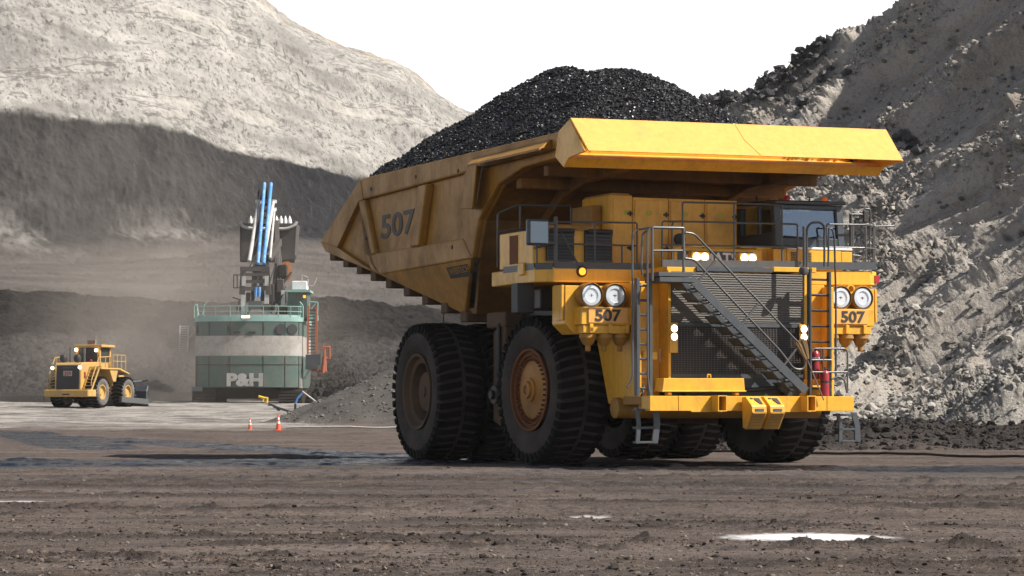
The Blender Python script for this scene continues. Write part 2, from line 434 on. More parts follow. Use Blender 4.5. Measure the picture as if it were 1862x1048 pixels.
def ground_h(X, Y, full=False):
    p = np.stack([X, Y, np.zeros_like(X)], -1)
    lo = fbm(p, (5, 3, 1), 3)
    rut = fbm(p + np.array([0.25, 0, 0]) * Y[:, None], (5.0, 0.85, 1), 3, ridged=True)       # ridges pushed up along the haul road
    patch = sstep(-0.15, 0.35, fbm(p, (4.5, 1.6, 1), 3, off=41.0))
    c1 = fbm(p, (.38, .34, 1), 4, 0.6, off=9.0)
    c2 = fbm(p, (.11, .11, 1), 2, 0.6, off=3.0)
    w = wet_f(X, Y, fbm(p, (3.5, 1.3, 1), 4, 0.6, off=77.0))
    h = 0.05 * lo + 0.014 * np.clip(rut - .25, -.1, 1) + patch * (0.085 * np.clip(c1 - .12, 0, 1) + 0.02 * c2 * (c1 > 0)) + 0.012 * c1 + .006 * c2
    wind = np.zeros_like(X)
    # thrown-up windrows that the photograph shows in front of the puddles
    for (x0, y0, x1, y1, wd, am) in ((1.0, 26.6, 5.6, 25.6, .42, .12), (2.2, 22.6, 6, 22.2, .3, .10), (-6, 28, 1, 27, .5, .06), (-4.2, 33, 3, 30.6, .5, .055), (2, 47, 13, 42, 1.2, .09), (-9, 52, 6, 48, 1.3, .06), (-6, 24.0, 0, 23.4, .35, .07), (4, 41, 13, 36, .8, .07), (-3, 26.2, 1.2, 25.4, .3, .06), (-8, 36, -2, 35.2, .5, .06), (-1, 29.6, 5.5, 30.2, .35, .05), (-5, 22.6, -1, 22.2, .3, .06), (1, 39, 8, 36, .5, .06), (-10, 43, 0, 40, .7, .06), (-9, 47, -1, 46, .9, .07)):
        dx, dy = x1 - x0, y1 - y0; L = math.hypot(dx, dy)
        t = ((X - x0) * dx + (Y - y0) * dy) / L / L
        dist = np.abs((X - x0) * dy - (Y - y0) * dx) / L
        g = np.exp(-(dist / wd) ** 2) * sstep(-.15, .1, t) * sstep(1.15, .9, t)
        g = g * sstep(-.45, .25, fbm(p, (1.3, .8, 1), 3, off=33.)); wind = np.maximum(wind, g)
        h = h + .70 * am * g * (0.25 + 1.2 * np.clip(c1 + .2, 0, 1.2) + .5 * np.clip(c2 + .2, 0, 1))
    for c0, sl, cv, wd, dp in LANES:
        t = Y - (c0 + sl * X + cv * X * X)
        g = np.exp(-(t / wd) ** 4); h = h * (1 - .65 * g) - dp * g + dp * .9 * np.exp(-((np.abs(t) - wd * 1.35) / (wd * .35)) ** 2) * (.4 + 1.2 * np.clip(c1 + .2, 0, 1))
        h = h + g * .022 * np.tanh(2.5 * np.sin((X + .5 * np.abs(t)) * 13.0)) * sstep(-.3, .1, lo)
    h = h * (1 - 0.75 * w)
    mudlump = w * 0.22 * np.clip(fbm(p, (2.0, 1.1, 1), 4, .65, off=5.) - .08, 0, 1)
    far = sstep(85, 150, Y)
    h = h + mudlump + far * 0.30 * fbm(p, (9, 6, 1), 4)
    pm = pud_mask(X, Y)
    h = h * (1 - .9 * pm) - 0.01 * pm
    bm = sstep(88, 97, Y) * sstep(5, 10, X)
    h = h + bm * (0.40 * fbm(p, (2.6, 1.5, 1), 5, .6, off=12.) + .28 * fbm(p, (.9, .7, 1), 4, .65))
    # gravel pile beyond the road, behind the rear wheels
    r = np.hypot((X + 4.6) / 10.5, (Y - 168) / 12.0) * (1 + .16 * fbm(p, (7, 7, 1), 3, off=81.)) + .05 * fbm(p, (2.5, 2.5, 1), 3, off=82.)
    h = h + 4.7 * np.clip(1 - r, 0, 1) ** 1.05 + (r < 1) * .18 * fbm(p, (2, 2, 1), 4)
    r2 = np.hypot((X - 13.2) / 3.2, (Y - 96) / 4.5)
    h = h + .5 * np.clip(1 - r2, 0, 1)
    if full: return h, w, patch, c1, (r < 1.02).astype(float), wind
    return h
def gz(x, y):
    X, Y = np.array([float(x)]), np.array([float(y)]); return float((base_z(X, Y) + ground_h(X, Y))[0])

def build_ground():
    rows = [13.0]
    while rows[-1] < 106: rows.append(rows[-1] * 1.0024)
    while rows[-1] < 430: rows.append(rows[-1] * 1.0055)
    Yr = np.array(rows)
    cols = np.concatenate([np.linspace(-2600, -60, 40), np.arange(-50, 1915, 2.4), np.linspace(1925, 4400, 40)])
    tan = (cols - 931) / FPX
    X = (tan[None, :] * Yr[:, None]).ravel(); Y = np.repeat(Yr, len(cols))
    h, w, patch, c1, pile, wind = ground_h(X, Y, True); rdg = wind * sstep(-.05, .3, c1) + .6 * patch * sstep(.12, .4, c1)
    p = np.stack([X, Y, np.zeros_like(X)], -1)
    Z = base_z(X, Y) + h
    pxl = 931 + FPX * X / Y
    pad = sstep(138, 150, Y + 6 * fbm(p, (10, 5, 1), 3)) * sstep(640, 520, pxl)
    pad = np.maximum(pad, 0)
    tone = np.clip(0.52 + 0.9 * fbm(p, (6, 2.2, 1), 5, .6, off=21.) + .5 * fbm(p + np.array([.12, 0, 0]) * Y[:, None], (9, .8, 1), 3, off=71.) - 0.9 * patch * np.clip(c1 + .1, 0, 1) - .55 * wind - .25 * np.exp(-((Y - 50) / 5) ** 2) + .22 * lane_f(X, Y), 0, 1)
    pmk = pud_mask(X, Y); glare = np.clip(pmk * 1.15 - .12 + .8 * (1 - pmk) * pmk * 4 * fbm(p, (.10, .22, 1), 3, .7), 0, 1) * np.where(Y > 30, .5, 1)
    berm = sstep(90, 95, Y - .25 * (X - 14)) * sstep(5, 9, X)
    quads = grid_quads(len(Yr), len(cols))
    verts = np.stack([X, Y, Z], -1)
    # the rest of the pit floor out to the horizon, one coarse sheet joined on below
    b = len(verts); g = np.linspace(-4000, 4000, 9)
    gx, gy = np.meshgrid(g, g); far = np.stack([gx.ravel(), gy.ravel(), np.full(81, -0.9)], -1)
    quads = np.concatenate([quads, grid_quads(9, 9) + b]); verts = np.concatenate([verts, far])
    ex = lambda a, v=0.0: np.concatenate([a, np.full(81, v)])
    k = N('pit_floor_mud')
    wet = k.attr('wet').outputs['Fac']; tn = k.attr('tone').outputs['Fac']; pd = k.attr('pad').outputs['Fac']; gp = k.attr('gravel').outputs['Fac']; bm_ = k.attr('berm').outputs['Fac']
    n1 = k.noise(2.2, 7, .7, stretch=(0.6, 1.3, 1)); n2 = k.noise(16, 5, .75); n3 = k.noise(60, 3, .7)
    mud = k.mix(tn, (0.046, 0.037, 0.033), (0.190, 0.153, 0.133))
    mud = k.mix(k.ramp(n1, .45, .7, 0, .6), mud, (0.190, 0.138, 0.102))
    v1 = k.voro(9, stretch=(.6, 1, 1)); v2 = k.voro(21)
    mud = k.mix(k.math('MULTIPLY', k.ramp(v1, .20, .10), k.ramp(n1, .42, .58)), mud, (0.022, 0.018, 0.016))
    mud = k.mix(k.math('MULTIPLY', k.ramp(v2, .20, .12), k.ramp(k.noise(3.1, 3), .5, .62)), mud, (0.25, 0.20, 0.165))
    mud = k.mix(k.ramp(n2, .50, .62, 0, .85), mud, (0.034, 0.028, 0.026))
    mud = k.mix(k.attr('ridge').outputs['Fac'], mud, k.mix(n2, (0.020, 0.017, 0.015), (0.060, 0.048, 0.041)))
    mud = k.mix(k.ramp(k.noise(5, 5, .75, stretch=(.5, 1.2, 1)), .54, .66, 0, .7), mud, (0.036, 0.030, 0.028))
    mud = k.mix(k.ramp(n3, .60, .70, 0, .85), mud, (0.27, 0.225, 0.19))
    mud = k.mix(bm_, mud, k.mix(n2, (0.013, 0.012, 0.011), (0.060, 0.052, 0.046)))
    pale = k.mix(k.ramp(n1, .38, .66), (0.38, 0.352, 0.315), (0.25, 0.23, 0.205))
    pale = k.mix(k.ramp(k.noise(0.9, 6, .7, stretch=(.25, .5, 1)), .47, .60, 0, .85), pale, (0.10, 0.09, 0.08))
    pale = k.mix(k.ramp(tn, .45, .15, 0, .7), pale, (0.12, 0.108, 0.096))
    c = k.mix(pd, mud, pale)
    grv = k.mix(k.ramp(n2, .4, .65), (0.075, 0.068, 0.06), (0.155, 0.14, 0.125))
    c = k.mix(gp, c, grv)
    c = k.mix(wet, c, k.mix(k.ramp(n1, .45, .65), (0.006, 0.007, 0.010), (0.022, 0.022, 0.026)))
    lnv = k.attr('lane').outputs['Fac']; dmp = k.math('MULTIPLY', k.ramp(k.noise(.5, 5, .65, stretch=(.35, 1, 1)), .50, .62), .45)
    c = k.mix(k.math('MULTIPLY', lnv, k.ramp(n1, .3, .6, .25, .8)), c, (0.085, 0.080, 0.080)); c = k.mix(dmp, c, k.mix(n2, (0.028, 0.024, 0.023), (0.070, 0.060, 0.055)))  # grey on the lanes also puts their wet sheen into the colour
    c = k.mix(k.attr('glare').outputs['Fac'], c, (0.78, 0.76, 0.73))  # white sky glare on the puddles, put into the mud colour
    k.color(c)
    gl = k.math('MULTIPLY', wet, k.ramp(k.noise(1.1, 5, .7, stretch=(.35, 1.5, 1)), .42, .54))
    k.rough(k.math('SUBTRACT', k.ramp(k.math('MAXIMUM', wet, k.math('MULTIPLY', k.math('MAXIMUM', lnv, dmp), .5)), 0, 1, .93, .42), k.math('MULTIPLY', gl, .28)))
    k.l(k.ramp(k.math('MAXIMUM', wet, k.math('MULTIPLY', lnv, .8)), 0, 1, .10, .45), k.b.inputs['Specular IOR Level'])
    k.bump(k.math('ADD', n2, k.math('MULTIPLY', n3, .6)), .85, .04)
    o = np_mesh('ground', verts, quads, k.m, dict(wet=ex(w), tone=ex(tone, .4), pad=ex(pad), gravel=ex(pile), berm=ex(berm), glare=ex(glare), ridge=ex(np.clip(rdg * 1.2, 0, .8)), lane=ex(lane_f(X, Y) * (Y > 40))))
    tag(o, 'dark brown muddy haul road and pit floor', None, kind='structure')
build_ground()

def crom(P0, t):
    """Catmull-Rom through control points along axis 0; t in control units"""
    n = len(P0); i = np.clip(np.floor(t).astype(int), 0, n - 2); f = (t - i)[:, None, None]
    a = P0[np.clip(i - 1, 0, n - 1)]; b = P0[i]; c = P0[i + 1]; d = P0[np.clip(i + 2, 0, n - 1)]
    return 0.5 * ((2 * b) + (-a + c) * f + (2 * a - 5 * b + 4 * c - d) * f ** 2 + (-a + 3 * b - 3 * c + d) * f ** 3)
def loft(cols, rows, nu, nv, rowt=None):
    """rows: list of (list of py, list of distance) measured at the columns"""
    C = np.array([[W(cx, r[0][i], r[1][i]) for r in rows] for i, cx in enumerate(cols)])   # C x R x 3
    A = crom(C, np.linspace(0, len(cols) - 1, nu))                                        # nu x R x 3
    vs_ = []
    for r in range(len(rows) - 1):
        t = np.linspace(0, 1, nv[r], endpoint=(r == len(rows) - 2))[None, :, None]
        vs_.append(A[:, r:r + 1] * (1 - t) + A[:, r + 1:r + 2] * t)
    V = np.concatenate(vs_, 1)
    rv = np.concatenate([r + np.linspace(0, 1, nv[r], endpoint=(r == len(rows) - 2)) for r in range(len(rows) - 1)])
    return V, rv
def normals(V):
    du = np.gradient(V, axis=0); dv = np.gradient(V, axis=1)
    n = np.cross(du, dv); n /= np.linalg.norm(n, axis=-1, keepdims=True) + 1e-9
    return n
def blur_rows(V, k):
    for _ in range(k):
        V[:, 1:-1] = .25 * V[:, :-2] + .5 * V[:, 1:-1] + .25 * V[:, 2:]
    return V

# ---- far highwall: pale overburden over a coal seam, talus and bench floor below
def build_highwall():
    cols = [-700, -350, -100, 60, 200, 330, 420, 490, 560, 640, 720, 800, 870, 960, 1100, 1300, 1600]
    edge = [520, 522, 526, 529, 540, 546, 546, 548, 550, 555, 558, 562, 565, 568, 570, 575, 580]
    edged = [318, 318, 320, 320, 322, 322, 322, 322, 322, 324, 326, 328, 330, 332, 335, 340, 350]
    back = [470, 470, 474, 482, 478, 468, 455, 452, 455, 462, 470, 476, 480, 485, 490, 500, 510]
    backd = [385, 390, 395, 400, 408, 418, 425, 430, 436, 442, 450, 458, 465, 474, 488, 505, 530]
    tal = [395, 395, 400, 420, 418, 412, 410, 412, 420, 428, 434, 440, 445, 450, 458, 470, 480]
    seam = [190, 196, 202, 211, 222, 240, 272, 286, 302, 320, 336, 350, 362, 378, 395, 410, 420]
    mid = [-60, -55, -50, -40, -10, 20, 45, 62, 100, 132, 158, 190, 214, 240, 270, 300, 330]
    crest = [-330, -300, -260, -220, -150, -95, -60, -2, 62, 97, 120, 176, 212, 222, 248, 285, 310]
    d = lambda k: [b + k for b in backd]
    rows = [(edge, edged), (back, backd), (tal, d(9)), (seam, d(20)), (mid, d(36)), (crest, d(60)), ([c + 40 for c in crest], d(110))]
    V, rv = loft(cols, rows, 1000, [60, 40, 130, 160, 110, 12])
    V[:, 0, 2] -= 2.5
    V = blur_rows(V, 3)
    nu, nv = V.shape[:2]; n = normals(V)
    if n[..., 1].mean() > 0: n = -n
    pf = V.reshape(-1, 3); RV = np.tile(rv, nu)
    big = fbm(pf, (30, 30, 16), 3); med = fbm(pf, (7, 7, 9), 4, .6, off=4.); fine = fbm(pf, (1.7, 1.7, 2.6), 4, .65, off=8.)
    stri = fbm(pf, (1.1, 1.1, 14), 3, .6, off=31.)
    dusty = sstep(560, 300, 931 + FPX * pf[:, 0] / pf[:, 1])  # haze of airborne dust put into the coal colour towards the left
    pale = sstep(2.97, 3.03, RV + .05 * fbm(pf, (4, 4, 3), 4, .7) )
    wall = sstep(1.5, 2.2, RV)
    gully = fbm(pf, (9, 9, 60), 3, ridged=True, off=2.)
    disp = wall * (2.2 * big + pale * (.9 * med + .16 * fine + .26 * np.clip(fbm(pf, (2.4, 2.4, 2.4), 4, .6, ridged=True, off=44.), -.6, .6) + .4 * np.clip(gully, -.3, 1)) + (1 - pale) * (.5 * med + .40 * fine + .30 * stri)) + (1 - wall) * (.7 * med + .30 * fine)
    disp += wall * pale * .45 * np.tanh(4 * (fbm(pf + np.stack([0 * pf[:, 0], 0 * pf[:, 0], .35 * pf[:, 0]], -1), (40, 40, 6), 4, off=3.)))       # ledges
    flat = (1 - sstep(.9, 1.5, RV))
    nn = n.reshape(-1, 3).copy(); nn = nn * (1 - flat[:, None]) + np.array([0, 0, 1.]) * flat[:, None]
    # ragged top of the crest
    v = pf + nn * disp[:, None]
    UU = np.repeat(np.linspace(0, 1, nu), nv)
    strat = fbm(np.stack([UU * 7, (RV + .18 * fbm(pf, (40, 40, 30), 3, off=66.)) * 5.0, RV * 0], -1), 1.0, 5, .62, off=3.)
    scr = fbm(np.stack([UU * 260, RV * 4.0 + UU * 9, RV * 0], -1), 1.0, 4, .6, off=13.)
    gravel = np.exp(-((RV - 1.72) / .40) ** 2) * sstep(.0, .5, fbm(pf, (16, 16, 10), 3, off=15.) + .55 * fbm(pf, (1.6, 1.6, 5), 4, .7, off=19.))
    k = N('highwall_rock')
    co, gr, rt = k.attr('pale').outputs['Fac'], k.attr('scree').outputs['Fac'], k.attr('row').outputs['Fac']
    n1 = k.noise(.09, 6, .7); n2 = k.noise(.8, 6, .75); n3 = k.noise(.45, 5, .75, stretch=(1, 1, .12)); n4 = k.noise(.25, 6, .7, stretch=(.25, .25, 2.2))
    pl = k.mix(k.ramp(n1, .36, .64), (0.25, 0.238, 0.218), (0.36, 0.342, 0.312))
    pl = k.mix(k.ramp(n4, .5, .72, 0, .45), pl, (0.20, 0.19, 0.175))
    pl = k.mix(k.ramp(k.noise(1.3, 5, .8, stretch=(1, 1, .6)), .54, .60, 0, .9), pl, (0.075, 0.072, 0.066)); pl = k.mix(k.ramp(k.noise(.55, 6, .85), .55, .60, 0, .85), pl, (0.11, 0.105, 0.097))
    sa = k.attr('strat').outputs['Fac']; sc_ = k.attr('scr').outputs['Fac']
    pl = k.mix(k.ramp(sa, .04, .28, 0, .7), pl, (0.175, 0.168, 0.155)); pl = k.mix(k.ramp(k.math('ABSOLUTE', k.math('ADD', sa, .16)), .035, .008, 0, .75), pl, (0.10, 0.096, 0.09)); pl = k.mix(k.ramp(sa, -.12, -.4, 0, .6), pl, (0.40, 0.375, 0.335))
    tan_ = k.math('MULTIPLY', k.ramp(rt, 4.72, 5.0), k.ramp(n1, .45, .6))
    pl = k.mix(tan_, pl, (0.33, 0.23, 0.13))
    du = k.attr('dusty').outputs['Fac']  # haze of airborne dust, put into the coal colour
    cl = k.mix(k.ramp(n3, .38, .66), k.mix(du, (0.004, 0.0045, 0.006), (0.020, 0.0185, 0.0175)), k.mix(du, (0.017, 0.018, 0.021), (0.052, 0.048, 0.045)))
    cl = k.mix(k.ramp(sc_, .05, .35, 0, .75), cl, (0.012, 0.012, 0.013)); cl = k.mix(k.ramp(sc_, -.15, -.4, 0, .5), cl, (0.065, 0.063, 0.062))
    cl = k.mix(k.ramp(n2, .62, .72, 0, .8), cl, (0.12, 0.11, 0.105))
    cl = k.mix(k.math('MULTIPLY', du, k.ramp(n1, .42, .6, 0, .5)), cl, (0.050, 0.046, 0.043))
    fl = k.mix(k.ramp(n4, .40, .66), (0.066, 0.058, 0.052), (0.110, 0.098, 0.088))
    cl = k.mix(k.ramp(rt, 1.15, 1.75, 1, 0), cl, fl)
    cl = k.mix(gr, cl, k.mix(n2, (0.10, 0.094, 0.086), (0.25, 0.235, 0.215)))
    k.color(k.mix(co, cl, pl)); k.rough(.92); k.b.inputs['Specular IOR Level'].default_value = .12
    k.bump(k.noise(1.1, 5, .75), .30, .7)
    o = np_mesh('hill', v, grid_quads(nu, nv)[:, ::-1], k.m, dict(pale=pale, scree=gravel, row=RV, dusty=dusty, strat=strat, scr=scr))  # dusty: haze of airborne dust in front of the coal
    tag(o, 'tall pale highwall over a dark coal seam', None, kind='structure')
build_highwall()

# ---- lower coal bench face behind the shovel
def build_bench():
    cols = [-700, -300, -60, 40, 130, 160, 260, 330, 420, 500, 580, 640, 720, 800, 900, 1050, 1250, 1600]
    foot = [722, 722, 722, 722, 720, 720, 716, 714, 712, 712, 738, 742, 745, 748, 750, 752, 752, 752]
    footd = [262, 262, 262, 262, 262, 264, 275, 280, 284, 282, 250, 235, 225, 220, 215, 210, 205, 205]
    mid = [600, 602, 608, 612, 606, 606, 610, 640, 650, 640, 628, 618, 622, 626, 628, 632, 640, 640]
    midd = [306, 306, 306, 306, 307, 309, 309, 308, 308, 308, 306, 303, 306, 308, 310, 312, 316, 322]
    edge = [520, 522, 526, 529, 534, 545, 546, 546, 546, 548, 549, 555, 556, 562, 565, 568, 575, 580]
    edged = [317, 317, 318, 318, 318, 321, 321, 321, 321, 321, 321, 322, 324, 326, 329, 333, 338, 348]
    back = [e - 6 for e in edge]
    rows = [(foot, footd), (mid, midd), (edge, edged), (back, [e + 14 for e in edged])]
    V, rv = loft(cols, rows, 800, [120, 80, 14])
    V[:, 0, 2] -= 3.0
    nu, nv = V.shape[:2]; n = normals(V)
    if n[..., 1].mean() > 0: n = -n
    pf = V.reshape(-1, 3); RV = np.tile(rv, nu)
    big = fbm(pf, (14, 14, 20), 3, off=2.); med = fbm(pf, (4, 4, 3), 4, .6, off=5.); fine = fbm(pf, (1.1, 1.1, .9), 4, .65)
    face = sstep(.9, 1.1, RV) * sstep(2.3, 1.95, RV)
    disp = face * (1.6 * big + .8 * med + .35 * fine) + (1 - face) * (.9 * med + .5 * fine + .6 * big) 
    disp *= sstep(0, .1, RV) * sstep(3.0, 2.8, RV)
    v = pf + n.reshape(-1, 3) * disp[:, None]
    k = N('coal_bench')
    rt = k.attr('row').outputs['Fac']
    n1 = k.noise(.2, 6, .7); n2 = k.noise(1.6, 5, .8); n3 = k.noise(.5, 5, .7, stretch=(1, 1, .25))
    c = k.mix(k.ramp(n3, .4, .66), (0.007, 0.0065, 0.006), (0.026, 0.023, 0.021))
    t = k.mix(k.ramp(n1, .4, .62), (0.050, 0.045, 0.041), (0.034, 0.031, 0.029))
    t = k.mix(k.ramp(n2, .58, .68, 0, .9), t, (0.15, 0.14, 0.128))
    t = k.mix(k.ramp(n2, .30, .42, .8, 0), t, (0.016, 0.015, 0.015))
    c = k.mix(k.ramp(k.math('ADD', rt, k.ramp(n1, 0, 1, -.25, .25)), .85, 1.1), t, c)
    c = k.mix(k.ramp(rt, 2.0, 2.08), c, k.mix(k.ramp(n2, .4, .6), (0.065, 0.057, 0.05), (0.105, 0.094, 0.084)))
    k.color(c); k.rough(.9); k.b.inputs['Specular IOR Level'].default_value = .12; k.bump(n2, .7, .35)
    o = np_mesh('terrain', v, grid_quads(nu, nv)[:, ::-1], k.m, dict(row=RV))
    tag(o, 'dark coal bench face behind the shovel', None, kind='structure')
build_bench()

# ---- right-hand spoil slope
RS = {}
def build_right():
    cols = [1040, 1180, 1270, 1330, 1380, 1450, 1530, 1600, 1650, 1740, 1862, 2050, 2400, 3000]
    foot = [790] * 14
    footd = [150, 135, 124, 118, 114, 110, 107, 105, 104, 102, 100, 97, 92, 84]
    crest = [600, 420, 242, 200, 174, 136, 94, 60, 22, -58, -190, -350, -560, -800]
    crestd = [215, 208, 202, 198, 195, 192, 189, 186, 184, 181, 177, 168, 154, 134]
    q = lambda a, b, t: [x * (1 - t) + y * t for x, y in zip(a, b)]
    rows = [(foot, footd), (q(foot, crest, .15), q(footd, crestd, .16)), (q(foot, crest, .52), q(footd, crestd, .42)), (crest, crestd), ([c + 8 for c in crest], [c + 14 for c in crestd])]
    V, rv = loft(cols, rows, 760, [70, 170, 240, 12])
    V = blur_rows(V, 6)
    nu, nv = V.shape[:2]; n = normals(V)
    if n[..., 1].mean() > 0: n = -n
    pf = V.reshape(-1, 3); RV = np.tile(rv, nu)
    U = np.repeat(np.linspace(0, 1, nu), nv)
    # ledges that climb to the right across the slope, with drifts of fines between
    s = pf[:, 2] - 0.74 * pf[:, 0] + 0.10 * pf[:, 1]
    warp = 1.7 * fbm(pf, (13, 13, 9), 3, off=3.)
    led = fbm(np.stack([pf[:, 0] * .035, pf[:, 1] * .035, (s + warp) * .46], -1), 1.0, 4, .5)
    strk = fbm(np.stack([pf[:, 0] * .10, pf[:, 1] * .10, (s + warp) * 1.1], -1), 1.0, 5, .6, off=6.)
    step = np.tanh(4.5 * led)
    big = fbm(pf, (17, 17, 12), 3, off=7.); med = fbm(pf, (2.8, 2.8, 2.2), 4, .6, off=1.); fine = fbm(pf, (.65, .65, .5), 4, .7)
    rocky = sstep(-.10, .35, fbm(pf, (6, 6, 4), 3, off=50.) + .25 * step)
    rid = fbm(pf, (3.4, 3.4, 2.2), 5, .62, ridged=True, off=9.)
    disp = .8 * big + .95 * step + .30 * strk + .70 * np.clip(rid, -.5, 1) * (.25 + rocky) + .40 * med * (.3 + rocky) + .48 * fine * (.25 + rocky)
    disp *= sstep(0, .25, RV) * sstep(4.0, 3.9, RV)
    v = pf + n.reshape(-1, 3) * disp[:, None]
    crestcoal = sstep(.82, .97, (RV - 2.0) + .10 * fbm(pf, (6, 6, 6), 3) - .28 * sstep(.42, .55, U)) * sstep(.62, .55, U)
    coalp = sstep(.36, .42, fbm(pf, (7, 7, 3.5), 4, .6, off=23.)) * sstep(.9, 1.3, RV) * sstep(2.9, 2.5, RV) * .9
    rub = sstep(.95, .55, RV + .45 * fbm(pf, (6, 6, 3), 3, off=61.)) 
    RS.update(v=v.reshape(nu, nv, 3), n=n, rv=rv, rocky=rocky.reshape(nu, nv), coal=np.maximum(crestcoal, coalp).reshape(nu, nv), crest=crestcoal.reshape(nu, nv), rub=rub.reshape(nu, nv))
    k = N('spoil_slope')
    co, st, rb, rk = (k.attr(a).outputs['Fac'] for a in ('coal', 'led', 'rub', 'rocky'))
    n1 = k.noise(.28, 6, .7); n2 = k.noise(2.4, 6, .78); n3 = k.noise(8, 4, .75); n4 = k.noise(.5, 6, .7, stretch=(.35, .35, 2))
    c = k.mix(k.ramp(n1, .36, .64), (0.38, 0.34, 0.292), (0.49, 0.445, 0.388))
    c = k.mix(k.ramp(st, -.6, .8, .4, 0), c, (0.23, 0.212, 0.192))
    c = k.mix(k.ramp(k.attr('streak').outputs['Fac'], -.0, .30, 0, .6), c, k.mix(n1, (0.19, 0.165, 0.14), (0.27, 0.20, 0.14)))
    c = k.mix(k.ramp(n4, .54, .72, 0, .5), c, (0.24, 0.18, 0.125))
    c = k.mix(k.ramp(n2, .50, .62, 0, .5), c, (0.15, 0.138, 0.125))
    c = k.mix(k.ramp(n3, .56, .64, 0, .85), c, (0.42, 0.40, 0.36)); c = k.mix(k.ramp(n3, .46, .36, 0, .45), c, (0.14, 0.128, 0.115))
    c = k.mix(k.math('MULTIPLY', rb, .75), c, k.mix(k.ramp(n3, .42, .6), (0.17, 0.158, 0.142), (0.36, 0.34, 0.305)))
    c = k.mix(co, c, k.mix(k.ramp(n3, .4, .65), (0.016, 0.016, 0.018), (0.06, 0.058, 0.058)))
    k.color(c); k.rough(.92); k.b.inputs['Specular IOR Level'].default_value = .1; k.bump(k.math('ADD', n2, k.math('MULTIPLY', n3, .6)), .8, .22)
    o = np_mesh('hill', v, grid_quads(nu, nv)[:, ::-1], k.m, dict(coal=np.maximum(crestcoal, coalp), led=step, streak=strk, rub=rub, rocky=rocky))
    tag(o, 'grey spoil slope rising on the right', None, kind='structure')
build_right()

M['crumb'] = rock_mat('mud_crumb', ((0.060, 0.047, 0.040), (0.115, 0.09, 0.075), (0.035, 0.028, 0.025)), scale=4)
M['berm_clod'] = rock_mat('berm_clod', ((0.016, 0.014, 0.013), (0.045, 0.038, 0.034), (0.075, 0.065, 0.058)), scale=2)
